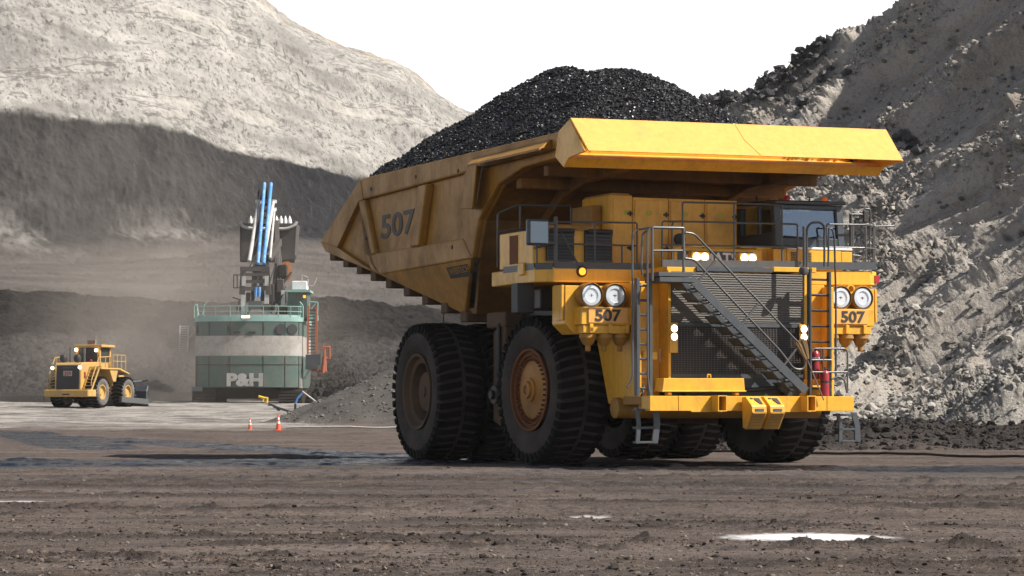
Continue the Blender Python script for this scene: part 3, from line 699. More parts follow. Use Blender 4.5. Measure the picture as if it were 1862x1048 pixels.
# ---- loose material: stones and clods on the road, rubble on the slope
def stuff(name, label, cat, v, f, mat):
    o = np_mesh(name, v, f, mat, smooth=False); return tag(o, label, cat, kind='stuff')
def scatter():
    rg = np.random.RandomState(11)
    def road(n, s0, s1, seed, ymax=62, mask=None):
        rg = np.random.RandomState(seed)
        py = rg.uniform(845, 1060, n * 6); px = rg.uniform(-60, 1930, n * 6)
        Y = 6246 / (py - 750); X = (px - 931) / FPX * Y
        h, w, patch, c1, _, wind = ground_h(X, Y, True)
        keep = (w < .3) & (Y < ymax) & (lane_f(X, Y) < rg.uniform(size=len(X)) * 1.2) & (pud_mask(X, Y) < .2)
        if mask == 'patch': keep &= rg.uniform(size=len(X)) < .14 + .45 * patch ** 2 * (c1 > -.1) + wind
        i = np.where(keep)[0][:n]
        s = (s0 * (s1 / s0) ** rg.uniform(size=len(i)) ** 2.8)
        return np.stack([X[i], Y[i], base_z(X[i], Y[i]) + h[i] + s * .12], -1), s
    p, s = road(3000, .010, .085, 1, mask='patch'); v, f = chunks(p, s, 2, .62, .5); stuff('mud_clods', 'dark mud clods strewn over the haul road', 'mud', v, f, 'clod')
    p, s = road(15000, .010, .042, 21, mask='patch'); v, f = chunks(p, s, 22, .7, .45); stuff('mud_crumbs', 'small brown crumbs of mud pressed into the haul road', 'mud', v, f, 'crumb')
    p, s = road(4200, .012, .055, 3); v, f = chunks(p, s, 4, .7); stuff('gravel', 'small tan stones scattered on the muddy haul road', 'gravel', v, f, 'stone')
    # rubble on the slope
    V, n, rub, rocky, coal = RS['v'], RS['n'], RS['rub'], RS['rocky'], RS['coal']
    nu, nv = V.shape[:2]
    def slope(n_, wgt, s0, s1, seed, pw=3.0):
        rg = np.random.RandomState(seed); i = rg.randint(5, nu - 5, n_ * 4); j = rg.randint(4, nv - 14, n_ * 4)
        k = rg.uniform(size=n_ * 4) < wgt[i, j]; i, j = i[k][:n_], j[k][:n_]
        s = s0 * (s1 / s0) ** rg.uniform(size=len(i)) ** pw
        return V[i, j] + rg.uniform(-.25, .25, (len(i), 3)) + n[i, j] * (s * .12)[:, None], s
    rvw = RS['rv'][None, :] * np.ones((nu, 1))
    p, s = slope(9000, np.clip(rub * 1.2 * (rvw < 1.3), 0, 1) , .06, .48, 5, 4.0); v, f = chunks(p, s, 6, .75); stuff('rubble', 'pale rubble heaped along the foot of the spoil slope', 'rubble', v, f, 'pale_rock')
    p, s = slope(30000, np.clip(rocky * .9 * (1 - coal), .15, 1), .05, .42, 7, 4.2); v, f = chunks(p, s, 8, .75); stuff('loose_rock', 'loose grey rock strewn across the spoil slope', 'rock', v, f, 'grey_rock')
    p, s = slope(16000, np.clip(rocky * .5 * (1 - coal), .15, 1), .05, .5, 17, 3.6); v, f = chunks(p, s, 18, .75); stuff('loose_rock', 'loose pale stones scattered over the spoil slope ledges', 'rock', v, f, 'pale_rock')
    p, s = slope(7000, np.clip(coal * 1.5, 0, 1), .14, 1.0, 9, 2.4); v, f = chunks(p, s, 10, .8); stuff('coal_rubble', 'black coal rubble on the slope and along its skyline', 'coal', v, f, 'coal_rock')
    rg = np.random.RandomState(44); n = 5200; X = rg.uniform(5, 24, n); Y = 91 + .25 * (X - 14) + rg.uniform(0, 1, n) ** .8 * 13; s = .07 * 6 ** rg.uniform(size=n) ** 3
    v, f = chunks(np.stack([X, Y, base_z(X, Y) + ground_h(X, Y) + s * .1], -1), s, 45, .75, .5); stuff('mud_clods', 'dark clods of dirt on the low berm at the foot of the slope', 'mud', v, f, 'berm_clod')
    # coal crumbs on the far gravel pile
    rg = np.random.RandomState(12); a = rg.uniform(0, 6.28, 2500); r = np.sqrt(rg.uniform(0, 1, 2500))
    X = -4.6 + 10.5 * r * np.cos(a); Y = 168 + 12 * r * np.sin(a); s = .08 * 3.6 ** rg.uniform(size=2500) ** 2.5
    v, f = chunks(np.stack([X, Y, base_z(X, Y) + ground_h(X, Y) + s * .1], -1), s, 13, .7); stuff('gravel', 'grey gravel on the pile beyond the rear wheels', 'gravel', v, f, 'grey_rock')
scatter()

def boulder(loc, size, seed, mat, label, group=None, flat=.75):
    rg = np.random.RandomState(seed)
    bm = bmesh.new(); bmesh.ops.create_icosphere(bm, subdivisions=3, radius=.5)
    pl = [(Vector(rg.normal(size=3)).normalized(), rg.uniform(.26, .44)) for _ in range(9)]
    sc = rg.uniform(.75, 1.3, 3)
    for v in bm.verts:
        for nrm, dd in pl:                    # cleave flat faces
            k = v.co.dot(nrm) - dd
            if k > 0: v.co -= nrm * k
        v.co = Vector((v.co.x * sc[0], v.co.y * sc[1], v.co.z * sc[2] * flat))
        v.co += v.co.normalized() * float(rg.uniform(-.012, .012))
    me = bpy.data.meshes.new('boulder'); bm.to_mesh(me); bm.free(); me.materials.append(M[mat])
    me.polygons.foreach_set('use_smooth', [True] * len(me.polygons)); me.set_sharp_from_angle(angle=R(24))
    o = bpy.data.objects.new('boulder', me); COL.objects.link(o); o.location = loc; o.scale = (size,) * 3
    o.rotation_euler = tuple(rg.uniform(0, .5, 2)) + (rg.uniform(0, 6.28),)
    return tag(o, label, 'boulder', group)
def slope_at(px, py):
    """nearest point of the right slope in the direction measured"""
    V = RS['v'].reshape(-1, 3); d = V[:, 1]
    cp, sp = math.cos(PITCH), math.sin(PITCH); Z = V[:, 2] - CAM_H
    dd = V[:, 1] * cp + Z * sp; q = (931 + FPX * V[:, 0] / dd - px) ** 2 + (524 - FPX * (-V[:, 1] * sp + Z * cp) / dd - py) ** 2
    return V[np.argmin(q + (d - d.min()) * .05)]
def on_ground(px, py):
    d = 6246 / max(py - 750, 1)
    lo, hi = 15, 330                           # march along the sight line to the ground
    for i in range(600):
        dd = 18 * (1.006 ** i); p = W(px, py, dd)
        X, Y = np.array([p[0]]), np.array([p[1]])
        if base_z(X, Y)[0] > p[2]: return p
    return W(px, py, d)
G = 'boulders along the foot of the spoil slope'
for i, (px, py, s, mat, lab) in enumerate((
        (1591, 751, 1.10, 'pale_rock', 'big flat white boulder beside the hanging ladder, right of the bumper'),
        (1600, 778, .85, 'grey_rock', 'half buried grey boulder just below the flat white boulder'),
        (1702, 672, .62, 'pale_rock', 'upright white block beside black coal lumps on the rubble'),
        (1680, 684, .42, 'pale_rock', 'small white block left of the upright white block'),
        (1645, 676, .70, 'pale_rock', 'wedge shaped white rock highest on the left of the rubble'),
        (1728, 650, .55, 'coal_rock', 'black coal lump resting above the upright white block'),
        (1752, 632, .70, 'grey_rock', 'grey block behind the black coal lumps in the rubble'),
        (1826, 618, .60, 'grey_rock', 'rounded grey boulder by the right edge of the rubble'),
        (1628, 636, .45, 'grey_rock', 'lone grey boulder on smooth fines right of the headlamps'),
        (1806, 150, .85, 'pale_rock', 'largest pale boulder high on the slope near the right edge'),
        (1848, 255, .70, 'pale_rock', 'pale boulder low on a ledge by the right edge'),
        (1686, 276, .60, 'pale_rock', 'pale boulder right of the truck canopy corner'),
        (1405, 147, 1.2, 'coal_rock', 'tall black coal block standing on the right skyline'),
        (1483, 108, 1.0, 'coal_rock', 'black coal block farther up the right skyline'),
        (1440, 128, 1.0, 'coal_rock', 'low black coal block between two taller ones on the skyline'),
        (1372, 178, .9, 'coal_rock', 'black coal block lowest on the right skyline'),
        (1560, 590, .5, 'coal_rock', 'dark slab on the slope just below the right headlamps'))):
    p = slope_at(px, py); boulder(p, s, 100 + i, mat, lab, G if i < 9 else None)
for i, (px, py, s, mat, lab) in enumerate(((748, 980, .10, 'stone', 'pinkish stone lying alone on the road, lower middle'),
                           (1172, 985, .16, 'clod', 'flat dark slab of mud left of the bright puddle'))):
    p = on_ground(px, py); o = boulder((p[0], p[1], gz(p[0], p[1]) + .02), s, 300 + i, mat, lab); o['category'] = 'stone'; o.name = 'stone'

# ================================================================== HAUL TRUCK (local frame: x to its left side, y backwards, z up)
def text(name, s, mat, parent, origin, right, up, height, extrude=0.008, fit=None, bold=0.0):
    """lettering as a solid mesh: origin = lower left corner"""
    cu = bpy.data.curves.new(name, 'FONT'); cu.body = s; cu.extrude = 0.02; cu.offset = bold; cu.resolution_u = 3
    t = bpy.data.objects.new(name, cu); COL.objects.link(t)
    bpy.context.view_layer.update()
    me = bpy.data.meshes.new_from_object(t.evaluated_get(bpy.context.evaluated_depsgraph_get()))
    bpy.data.objects.remove(t); bpy.data.curves.remove(cu)
    co = np.array([v.co for v in me.vertices]); lo, hi = co.min(0), co.max(0)
    r, u = Vector(right).normalized(), Vector(up).normalized(); nrm = r.cross(u)
    sc = height / (hi[1] - lo[1]); sx = (fit / (hi[0] - lo[0])) if fit else sc
    o3 = Vector(origin)
    for v in me.vertices:
        x, y, z = (v.co.x - lo[0]) * sx, (v.co.y - lo[1]) * sc, (v.co.z / 0.02) * extrude
        v.co = o3 + r * x + u * y + nrm * z
    me.materials.append(M[mat])
    o = bpy.data.objects.new(name, me); COL.objects.link(o); o.parent = parent; return o

def mirx(b):
    """mirror a mesh builder across the truck's centre plane"""
    m = MB(); m.v = [(-x, y, z) for x, y, z in b.v]; m.f = [tuple(reversed(f)) for f in b.f]; return m

M['grille_wire'] = paint('dusty_grille_wire', (0.10, 0.085, 0.078), (0.16, 0.12, 0.10), amt=0.4, rough=0.5)
M['grimy_shade'] = paint('shaded_grimy_paint', (0.26, 0.115, 0.012), (0.045, 0.03, 0.02), amt=0.75, rough=0.6)  # shade under the canopy put into the paint, besides grime
M['hub_yellow'] = paint('dusty_hub_paint', (0.42, 0.18, 0.02), (0.12, 0.08, 0.05), amt=0.6, rough=0.6, streak=False)
def build_truck():
    T = thing('haul_truck', 'huge yellow mining haul truck number 507 heaped with coal', 'haul truck', (TX, TY, 0), TH)
    # ---------------------------------------------------------- dump body
    XS, XI = -4.12, -3.96
    S = lambda pts, x=XS: [P(px, py, 'x', x) for px, py in pts]
    def pl(m, pts, x0=XS, th=.17): m.prism(S(pts, x0), (th, 0, 0))
    body = MB()
    slab = [(1024,238),(655,325),(582,440),(592,458),(690,500),(858,470),(870,400),(905,335),(950,305),(1020,285)]
    sl = [Vector((XI, p.y, p.z)) for p in S(slab)]
    for sg in (1, -1):
        q = [Vector((p.x * sg, p.y, p.z)) for p in sl]; body.prism(q, (.10 * sg, 0, 0))
    # floor and front wall, one plate across
    prof = [(14.6, 6.2), (9.8, 5.15), (4.6, 3.93), (4.25, 3.9), (2.95, 5.3), (2.5, 6.27), (1.9, 6.72), (1.23, 7.08), (-.35, 7.36), (-2.67, 7.42), (-3.3, 7.26)]
    pin = [(14.6, 6.32), (9.8, 5.28), (4.8, 4.08), (4.4, 4.08), (3.12, 5.36), (2.66, 6.35), (2.0, 6.84), (1.29, 7.20), (-.33, 7.48), (-2.67, 7.54), (-3.3, 7.40)]
    floor_ = MB()
    for i in range(len(prof) - 1):
        (a, b), (c, d), (e, f), (g, h) = prof[i], prof[i + 1], pin[i + 1], pin[i]
        xw = lambda y, z: 3.86 if z > 5.18 or y < 2.95 else 3.86 - .42 * (5.18 - z) / 1.25
        (floor_ if i > 1 else body).hexa([(-xw(a, b), a, b), (xw(a, b), a, b), (xw(c, d), c, d), (-xw(c, d), c, d)], [(-xw(a, b), g, h), (xw(a, b), g, h), (xw(c, d), e, f), (-xw(c, d), e, f)])
    # tapering lower hopper sides
    a, b, c = P(690,500,'x',-4.10), P(857,471,'x',-4.10), P(845,572,'x',-3.5)
    for sg in (1, -1):
        f = lambda p, dx=0: Vector(((p.x + dx) * sg, p.y, p.z))
        body.add([f(a), f(b), f(c), f(a, .12), f(b, .12), f(c, .12)], [(0,1,2),(5,4,3),(0,3,4,1),(1,4,5,2),(2,5,3,0)])
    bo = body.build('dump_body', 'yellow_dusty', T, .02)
    floor_.build('front_wall', 'grimy_shade', bo, .01)
    fr = MB()
    pl(fr, [(1024,238),(655,325),(660,363),(1022,268)])
    fr2 = MB(); pl(fr2, [(842,315.4),(1022,268.3),(1020,285),(950,305),(905,335),(870,400),(858,470),(841,433)])
    fr3 = MB(); pl(fr3, [(669,467),(681,461),(744,450),(758,448),(841,433),(858,470),(690,500)])
    fr4 = MB(); pl(fr4, [(759,338),(775,334),(760,447.6),(744,450)], -4.20, .25)
    fr5 = MB(); pl(fr5, [(651,366),(662,363),(681,461),(669,467),(690,500),(673,491)])
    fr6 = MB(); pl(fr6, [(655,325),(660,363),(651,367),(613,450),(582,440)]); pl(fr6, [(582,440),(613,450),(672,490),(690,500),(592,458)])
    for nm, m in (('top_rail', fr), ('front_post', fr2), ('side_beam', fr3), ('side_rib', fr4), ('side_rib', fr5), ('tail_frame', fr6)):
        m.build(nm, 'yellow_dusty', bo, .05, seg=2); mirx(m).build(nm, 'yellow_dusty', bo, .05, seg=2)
    # deflector wing outside the front post
    wg = MB()
    a, b, c, d = P(848,300,'x',-4.55), P(980,270,'x',-4.55), P(1003,253,'x',-4.13), P(862,287,'x',-4.13)
    wg.prism([a, b, c, d], (0, 0, -.06))
    a2, b2 = P(1003,271,'x',-4.13), P(980,270,'x',-4.55); wg.add([b, c, a2, b + Vector((0, .06, 0)), c + Vector((0, .06, 0)), a2 + Vector((0, .06, 0))], [(0,1,2),(5,4,3),(0,3,4,1),(1,4,5,2),(2,5,3,0)])
    g = S([(848,301),(866,296),(858,380),(836,380)], -4.55); wg.prism([g[0], g[3], g[3] + Vector((0, -.05, 0)), g[0] + Vector((0, -.05, 0))], (.42, 0, 0))
    wg.prism([g[0], g[1], g[2], g[3]], (.05, 0, 0))
    wg.build('deflector_wing', 'yellow_dusty', bo, .012); mirx(wg).build('deflector_wing', 'yellow_dusty', bo, .012)
    # stiffeners under the floor and under the canopy
    for k in range(9):
        t = k / 8; y = 14.2 - 9.4 * t; z = np.interp(y, [4.6, 9.8, 14.6], [3.93, 5.15, 6.2]); xw = 3.98 if z > 5.15 else 3.98 - .42 * (5.15 - z) / 1.25
        m = MB(); m.box((-xw, y - .22, z - .27), (xw, y + .22, z + .02)); m.build('floor_beam', 'wheel_dirty', bo, .03)
    for y, z in ((.6, 7.2), (-1.1, 7.38)):
        m = MB(); m.box((-3.8, y - .14, z - .26), (3.8, y + .14, z + .02)); m.build('canopy_beam', 'grimy_shade', bo, .02)
    for x in (-2.3, 2.3):
        m = MB(); m.prism([(x - .12, -2.6, 7.40), (x - .12, -.3, 7.34), (x - .12, 1.2, 7.06), (x - .12, 2.45, 6.25), (x - .12, 2.2, 6.1), (x - .12, .9, 6.8), (x - .12, -.4, 7.05), (x - .12, -2.6, 7.2)], (.24, 0, 0)); m.build('canopy_beam', 'grimy_shade', bo, .02)
    # canopy lip: a sloping bright plate folded over a box
    lp = MB()
    tl, tr, bl, br = Vector((-4.34,-3.75,8.27)), Vector((4.34,-3.75,8.36)), Vector((-4.28,-4.63,7.41)), Vector((4.29,-4.63,7.50))
    up = Vector((0, .06, .0))
    lp.hexa([bl, br, br + up * 1.2, bl + up * 1.2], [tl, tr, tr + up, tl + up])
    lpo = lp.build('canopy_lip', 'yellow_pale', bo, .012)
    sm = MB()
    for x in (.05,):
        f = lambda t, x_: tl.lerp(tr, (x_ + 4.3) / 8.6).lerp(bl.lerp(br, (x_ + 4.3) / 8.6), t) + Vector((0, -.008, 0))
        sm.tube([f(.02, x), f(.5, x + .02), f(.98, x + .25)], .0045, 5)
    sm.build('weld_seam', 'yellow', lpo)
    l2 = MB()
    for sg, dz in ((-1, 0), (1, .09)):
        x = 4.34 * sg
        l2.prism([(x, -3.70, 8.25 + dz), (x, -3.05, 8.02 + dz), (x, -2.85, 7.42 + dz), (x, -3.35, 7.12 + dz), (x, -3.62, 7.33 + dz), (x, -4.56, 7.40 + dz)], (-.06 * sg, 0, 0))
    l2.prism([(-4.28, -3.05, 8.03), (-4.28, -2.85, 7.43), (-4.28, -3.35, 7.13), (-4.28, -3.60, 7.33), (-4.28, -3.5, 7.40), (-4.28, -3.0, 7.50)], (8.56, 0, .09))
    l2.build('lip_box', 'yellow', bo, .01)
    # dark load edge plate along the lip top
    dk = MB(); dk.prism([(-4.2, -3.0, 8.02), (-4.2, -2.9, 7.6), (-4.2, -2.85, 7.62), (-4.2, -2.95, 8.04)], (8.4, 0, .08)); dk.build('lip_liner', 'dark', bo)
    # lettering
    o3 = P(693,436,'x',XI - .012); r3 = P(754,424,'x',XI - .012) - o3; ht = (P(693,392,'x',XI - .012) - o3).length
    t = text('fleet_number', '507', 'decal', bo, o3, r3, (0, 0, 1), ht, .006, r3.length, .02); 
    lm = MB(); a, b, c, d = [P(px, py, 'x', -4.085 + .0) for px, py in ((809,487),(848,480),(848,502),(809,507))]
    cc = (P(845,572,'x',-3.5) - P(857,471,'x',-4.10)); slope = cc.x / cc.z
    ff = lambda p: Vector((-4.10 + (p.z - 5.3) * slope - .016, p.y, p.z))
    q = [ff(p) for p in (a, b, c, d)]; lm.prism(q, (.012, 0, 0)); lg = lm.build('maker_plate', 'decal', bo)
    text('lettering', 'WESTECH', 'yellow_dusty', lg, ff(P(811,500,'x',-4.1)) + Vector((-.004, 0, 0)), q[1] - q[0], (slope, 0, 1), .17, .006, (q[1] - q[0]).length * .92, .01)
    for px, py in ((675,344),(833,311),(666,434),(822,450),(756,322)):
        p = P(px, py, 'x', XS); m = MB(); m.lathe([(.055, 0), (.055, .02)], p + Vector((-.018, 0, 0)), (1, 0, 0), 12); m.build('plug_hole', 'dark', bo)
    # ---------------------------------------------------------- wheels
    def lugs(m, w, r, n, side):
        for k in range(n):
            for sd in (-1, 1):
                a0 = 2 * math.pi * (k + (.5 if sd > 0 else 0)) / n; da = 2 * math.pi / n
                a1 = a0 + da * .62
                def pt(ax, a, rr): return (ax, rr * math.sin(a), rr * math.cos(a))
                for (xa, xb, sh0, sh1) in ((.04, .30, .42, .2), (.30, .5, .2, 0)):
                    x0, x1 = sd * w * xa, sd * w * xb; rr0, rr1 = r, r - (.015 if xb < .4 else .05)
                    q = lambda x, s, rr: [pt(x, a0 + s * da, rr), pt(x, a1 + s * da, rr)]
                    A, B = q(x0, sh0, r - .16), q(x1, sh1, r - .20); A2, B2 = q(x0, sh0, rr0), q(x1, sh1, rr1)
                    m.hexa([A[0], A[1], B[1], B[0]], [A2[0], A2[1], B2[1], B2[0]])
    def tyre(name, w, r, parent):
        m = MB(); h = w / 2
        m.lathe([(1.0, -h * .80), (1.10, -h * .93), (1.30, -h * 1.0), (1.52, -h * .995), (1.66, -h * .95), (1.74, -h * .86), (r - .035, -h * .6), (r - .035, h * .6), (1.74, h * .86), (1.66, h * .95), (1.52, h * .995), (1.30, h * 1.0), (1.10, h * .93), (1.0, h * .80)], (0, 0, 0), (1, 0, 0), 72, False)
        o = m.build(name, 'rubber', parent, 0, 40)
        t = MB(); lugs(t, w, r, 44, 1)
        # shoulder lugs that show as notches on the sidewall
        for k in range(44):
            for sd in (-1, 1):
                a0 = 2 * math.pi * (k + (.5 if sd > 0 else 0)) / 44; a1 = a0 + .62 * 2 * math.pi / 44
                pt = lambda x, a, rr: (x * sd, rr * math.sin(a), rr * math.cos(a))
                t.hexa([pt(h * .93, a0, 1.56), pt(h * .93, a1, 1.56), pt(h * .86, a1, r - .12), pt(h * .86, a0, r - .12)],
                       [pt(h * 1.015, a0, 1.60), pt(h * 1.015, a1, 1.60), pt(h * .99, a1, r - .05), pt(h * .99, a0, r - .05)])
        t.build('tread', 'tread', o, .012)
        return o
    def front_wheel(x, sd, parent=T):
        wr = bpy.data.objects.new('front_wheel', None); COL.objects.link(wr); wr.parent = T; wr.location = (x, 0, 1.86); wr.rotation_euler = (0, 0, R(2.8))
        tyre('tyre', 1.36, 1.87, wr)
        m = MB(); o = sd * .60
        m.lathe([(.62, -.05), (.98, -.05), (1.0, .02), (1.03, .045), (1.03, .085), (.975, .085), (.955, .0), (.90, -.02), (.885, .03), (.86, .03), (.85, -.05), (.80, -.08)], (o, 0, 0), (sd, 0, 0), 64, False)
        m.build('rim', 'rust', wr, 0, 30)
        m = MB(); m.lathe([(.80, -.10), (.76, -.06), (.66, -.02), (.40, -.03), (.30, .02), (.29, .07), (.22, .09), (.20, .16), (.12, .17), (.11, .12), (0.02, .12)], (o, 0, 0), (sd, 0, 0), 48)
        m.build('hub', 'hub_yellow', wr, 0, 30)
        m = MB()
        for k in range(36):
            a = 2 * math.pi * k / 36; m.lathe([(.026, 0), (.026, .09)], (o - sd * .03, .765 * math.sin(a), .765 * math.cos(a)), (sd, 0, 0), 6)
        m.build('wheel_nuts', 'rust', wr)
        return wr
    front_wheel(-3.12, -1); front_wheel(3.12, 1)
    for x, sd, outer in ((-3.67, -1, True), (-2.15, -1, False), (2.15, 1, False), (3.67, 1, True)):
        wr = bpy.data.objects.new('rear_wheel', None); COL.objects.link(wr); wr.parent = T; wr.location = (x, 6.35, 1.86)
        tyre('tyre', 1.34, 1.87, wr)
        m = MB(); o = sd * .60
        m.lathe([(.72, -.8), (.74, -.25), (.78, -.12), (.90, -.08), (.93, .0), (.97, .05), (1.03, .06), (1.03, -.02), (1.0, -.1)], (o, 0, 0), (sd, 0, 0), 64, False)
        m.build('rim', 'wheel_dirty', wr, 0, 30)
        if outer:
            m = MB(); m.lathe([(.74, -.60), (.60, -.55), (.56, -.30), (.52, -.22), (.15, -.18), (.13, -.14), (.02, -.14)], (o, 0, 0), (sd, 0, 0), 40); m.build('hub', 'wheel_dirty', wr, 0, 30)
    # ---------------------------------------------------------- chassis
    m = MB()
    for x in (-1.35, 1.35): m.prism([(x - .2, -4.2, 1.45), (x - .2, -4.2, 2.1), (x - .2, -1.5, 2.6), (x - .2, 4.5, 2.9), (x - .2, 9.2, 2.7), (x - .2, 9.2, 2.0), (x - .2, 5, 1.8), (x - .2, -1.5, 1.6)], (.4, 0, 0))
    m.box((-1.2, 3.0, 1.9), (1.2, 3.6, 2.6)); m.box((-1.2, 8.4, 2.0), (1.2, 9.0, 2.6)); m.box((-1.2, -1, 1.7), (1.2, 1, 2.5))
    m.build('chassis_frame', 'dark', T, .02)
    m = MB(); m.lathe([(.42, -2.2), (.5, -1.2), (.75, -.6), (.75, .6), (.5, 1.2), (.42, 2.2)], (0, 6.35, 1.86), (1, 0, 0), 24); m.build('rear_axle', 'dark', T, 0, 40)
    m = MB(); m.lathe([(.35, -2.5), (.35, 2.5)], (0, 0, 1.86), (1, 0, 0), 20); m.build('front_axle', 'dark', T)
    # tank, hydraulic column and hanging brackets between the wheels
    m = MB(); m.box((-3.05, 2.35, 1.0), (-1.5, 4.1, 3.5)); m.build('fuel_tank', 'wheel_dirty', T, .12, seg=2)
    m = MB(); m.box((-3.45, 2.25, .95), (-3.08, 2.75, 3.85)); m.box((-3.5, 2.15, 3.5), (-3.0, 3.4, 3.9))
    m.build('tank_bracket', 'wheel_dirty', T, .03)
    m = MB(); m.tube([(-3.52, 2.5, 3.6), (-3.52, 2.5, 2.3), (-3.46, 2.6, 1.7)], .05, 6, .2); m.tube([(-3.5, 2.62, 3.5), (-3.53, 2.62, 2.2)], .035, 6); m.build('hose', 'dark', T, 0, 50)
    m = MB(); m.lathe([(.25, 0), (.25, .5)], (-3.7, 2.45, 1.75), (1, 0, 0), 20); m.lathe([(.12, 0), (.12, .1)], (-3.8, 2.45, 1.75), (1, 0, 0), 12); m.build('accumulator', 'dark', T, .015, 40)
    m = MB(); m.box((1.5, 2.35, 1.0), (3.1, 4.1, 3.4)); m.build('hydraulic_tank', 'wheel_dirty', T, .12, seg=2)
    for x in (-1.7, 1.7):
        m = MB(); m.lathe([(.2, 0), (.2, 1.6), (.13, 1.6), (.13, 2.6)], (x, 3.4, 1.9), (0, -.16, .98), 14); m.build('hoist_cylinder', 'dark', T, 0, 40)
    m = MB(); m.box((-3.9, -1.0, 3.85), (3.9, .4, 4.35)); m.box((-2.9, -2.2, 3.1), (2.9, 2.4, 4.3)); m.build('engine_block', 'dark', T, .03)
    for sg in (-1, 1): m = MB(); m.tube([(sg * 3.2, -.6, 3.9), (sg * 2.95, -.3, 2.2)], .16, 12); m.build('front_suspension', 'dark', T, 0, 40)
    # chain hanging from the body
    m = MB()
    p = P(806, 562, 'x', -3.5)
    for k in range(7): m.box((p.x - .02, p.y - .025, p.z - .05 - .07 * k), (p.x + .02, p.y + .025, p.z - .07 * k))
    m.build('chain', 'dark', T)
    # ---------------------------------------------------------- deck
    dz = 4.80
    m = MB(); m.prism([(-4.72, .16, 4.42), (-4.72, -2.5, 4.42), (-4.38, -2.85, 4.42), (4.4, -2.85, 4.5), (4.72, -2.6, 4.5), (4.72, .16, 4.5)], (0, 0, .36))
    dk = m.build('deck', 'yellow', T, .02)
    m = MB()
    m.beam((-4.36, -2.83, 4.82), (-1.75, -2.83, 4.84), .05, .16); m.beam((-4.70, -.6, 4.80), (-4.70, -2.47, 4.80), .05, .16); m.beam((-4.70, -2.50, 4.80), (-4.38, -2.82, 4.80), .05, .16)
    m.beam((-1.72, -3.32, 4.90), (2.05, -3.32, 4.95), .06, .17); m.beam((2.25, -2.86, 4.95), (4.55, -2.86, 4.99), .05, .19)
    m.build('kick_plate', 'grey', dk)
    m = MB(); m.box((-1.9, -3.95, 4.66), (-1.12, -2.86, 4.78)); m.box((.95, -3.95, 4.72), (2.2, -2.86, 4.84)); m.box((-1.12, -3.92, 4.68), (.95, -2.86, 4.80)); m.build('front_walkway', 'yellow', dk, .01)
    m = MB(); m.box((-1.12, -4.0, 4.70), (.95, -3.93, 4.80)); m.build('walkway_edge', 'grey', dk)
    p = P(1058, 494, 'y', -2.87); m = MB(); m.lathe([(.14, -.02), (.14, .0), (.11, .03), (.09, .03)], p, (0, -1, 0), 20); lamp = m.build('marker_lamp', 'dark', dk, 0, 40)
    m = MB(); m.lathe([(.095, 0), (.085, .05), (.03, .06)], p, (0, -1, 0), 18); m.build('lens', 'amber_on', lamp, 0, 50)
    m = MB(); m.box((-4.78, -1.95, 4.62), (-4.55, -1.6, 4.92)); m.build('side_lamp_box', 'yellow', dk, .015)
    p = P(1596, 500, 'y', -2.8); m = MB(); m.box((4.60, -2.72, 4.58), (4.735, -2.60, 4.76)); m.build('marker_lamp', 'red_lens', dk)
    p = P(1578, 517, 'y', -2.7); m = MB(); m.box((p.x - .28, -2.75, p.z - .1), (p.x + .1, -2.5, p.z + .06)); m.build('deck_bracket', 'yellow', dk, .02)
    # fenders / aprons below the deck
    F = lambda pts, y: [P(px, py, 'y', y) for px, py in pts]
    ap = [P(px, py, 'x', -2.68) for px, py in ((1022,598),(1085,610),(1108,735),(1160,735),(1160,515),(1022,515))]
    ap[0].z = ap[1].z; m = MB(); m.prism(ap, (.10, 0, 0))
    a, b = ap[1], ap[2]; m.prism([a, b, b + Vector((.9, 0, 0)), a + Vector((.9, 0, 0))], (0, .06, 0))
    m.build('apron', 'yellow', T, .02); mirx(m).build('apron', 'yellow', T, .02)
    m = MB(); m.box((-2.66, -3.54, 1.6), (-1.9, -3.44, 4.44)); m.build('apron_panel', 'yellow', T, .01); mirx(m).build('apron_panel', 'yellow', T, .01)
    m = MB(); c = P(1116, 742, 'x', -2.86); m.lathe([(.02, 0), (.20, 0), (.25, .02), (.25, 5.6), (.02, 5.62)], c, (1, 0, 0), 32); m.build('cross_tube', 'yellow_dusty', T, 0, 40)
    m = MB(); m.box((-2.52, -3.62, 2.1), (-2.12, -3.54, 2.85)); m.box((-2.5, -3.85, 2.55), (-2.1, -3.54, 2.75)); m.build('junction_box', 'yellow', T, .02)
    m = MB(); p = P(1188, 650, 'x', -1.93); m.box((-1.915, p.y - .35, p.z - .13), (-1.905, p.y + .1, p.z + .2)); m.build('notice_plate', 'white', T)
    # ---------------------------------------------------------- headlamp boxes
    def headlamps(sg, dzz):
        n0 = Vector((0, 0, 0))
        G = MB(); X = lambda x: x * sg
        z = dzz
        G.prism([(X(-2.7), -3.25, 4.32 + z), (X(-4.26), -3.25, 4.32 + z), (X(-4.26), -3.25, 3.4 + z), (X(-4.0), -3.25, 3.16 + z), (X(-2.7), -3.25, 3.2 + z)], (0, .75, 0))
        hb = G.build('headlamp_box', 'yellow', T, .015)
        G = MB(); G.prism([(X(-2.62), -3.62, 3.80 + z), (X(-4.02), -3.62, 3.80 + z), (X(-4.02), -3.62, 3.38 + z), (X(-2.62), -3.62, 3.38 + z)], (0, .40, 0))
        for xa in (-3.98, -2.66): pass
        G.box((min(X(-3.95), X(-2.72)), -3.60, 3.17 + z), (max(X(-3.95), X(-2.72)), -3.22, 3.37 + z))
        for xa in (-3.75, -3.25, -2.8): G.box((X(xa) - .05, -3.66, 3.18 + z), (X(xa) + .05, -3.60, 3.40 + z))
        G.build('lamp_shelf', 'yellow', hb, .012)
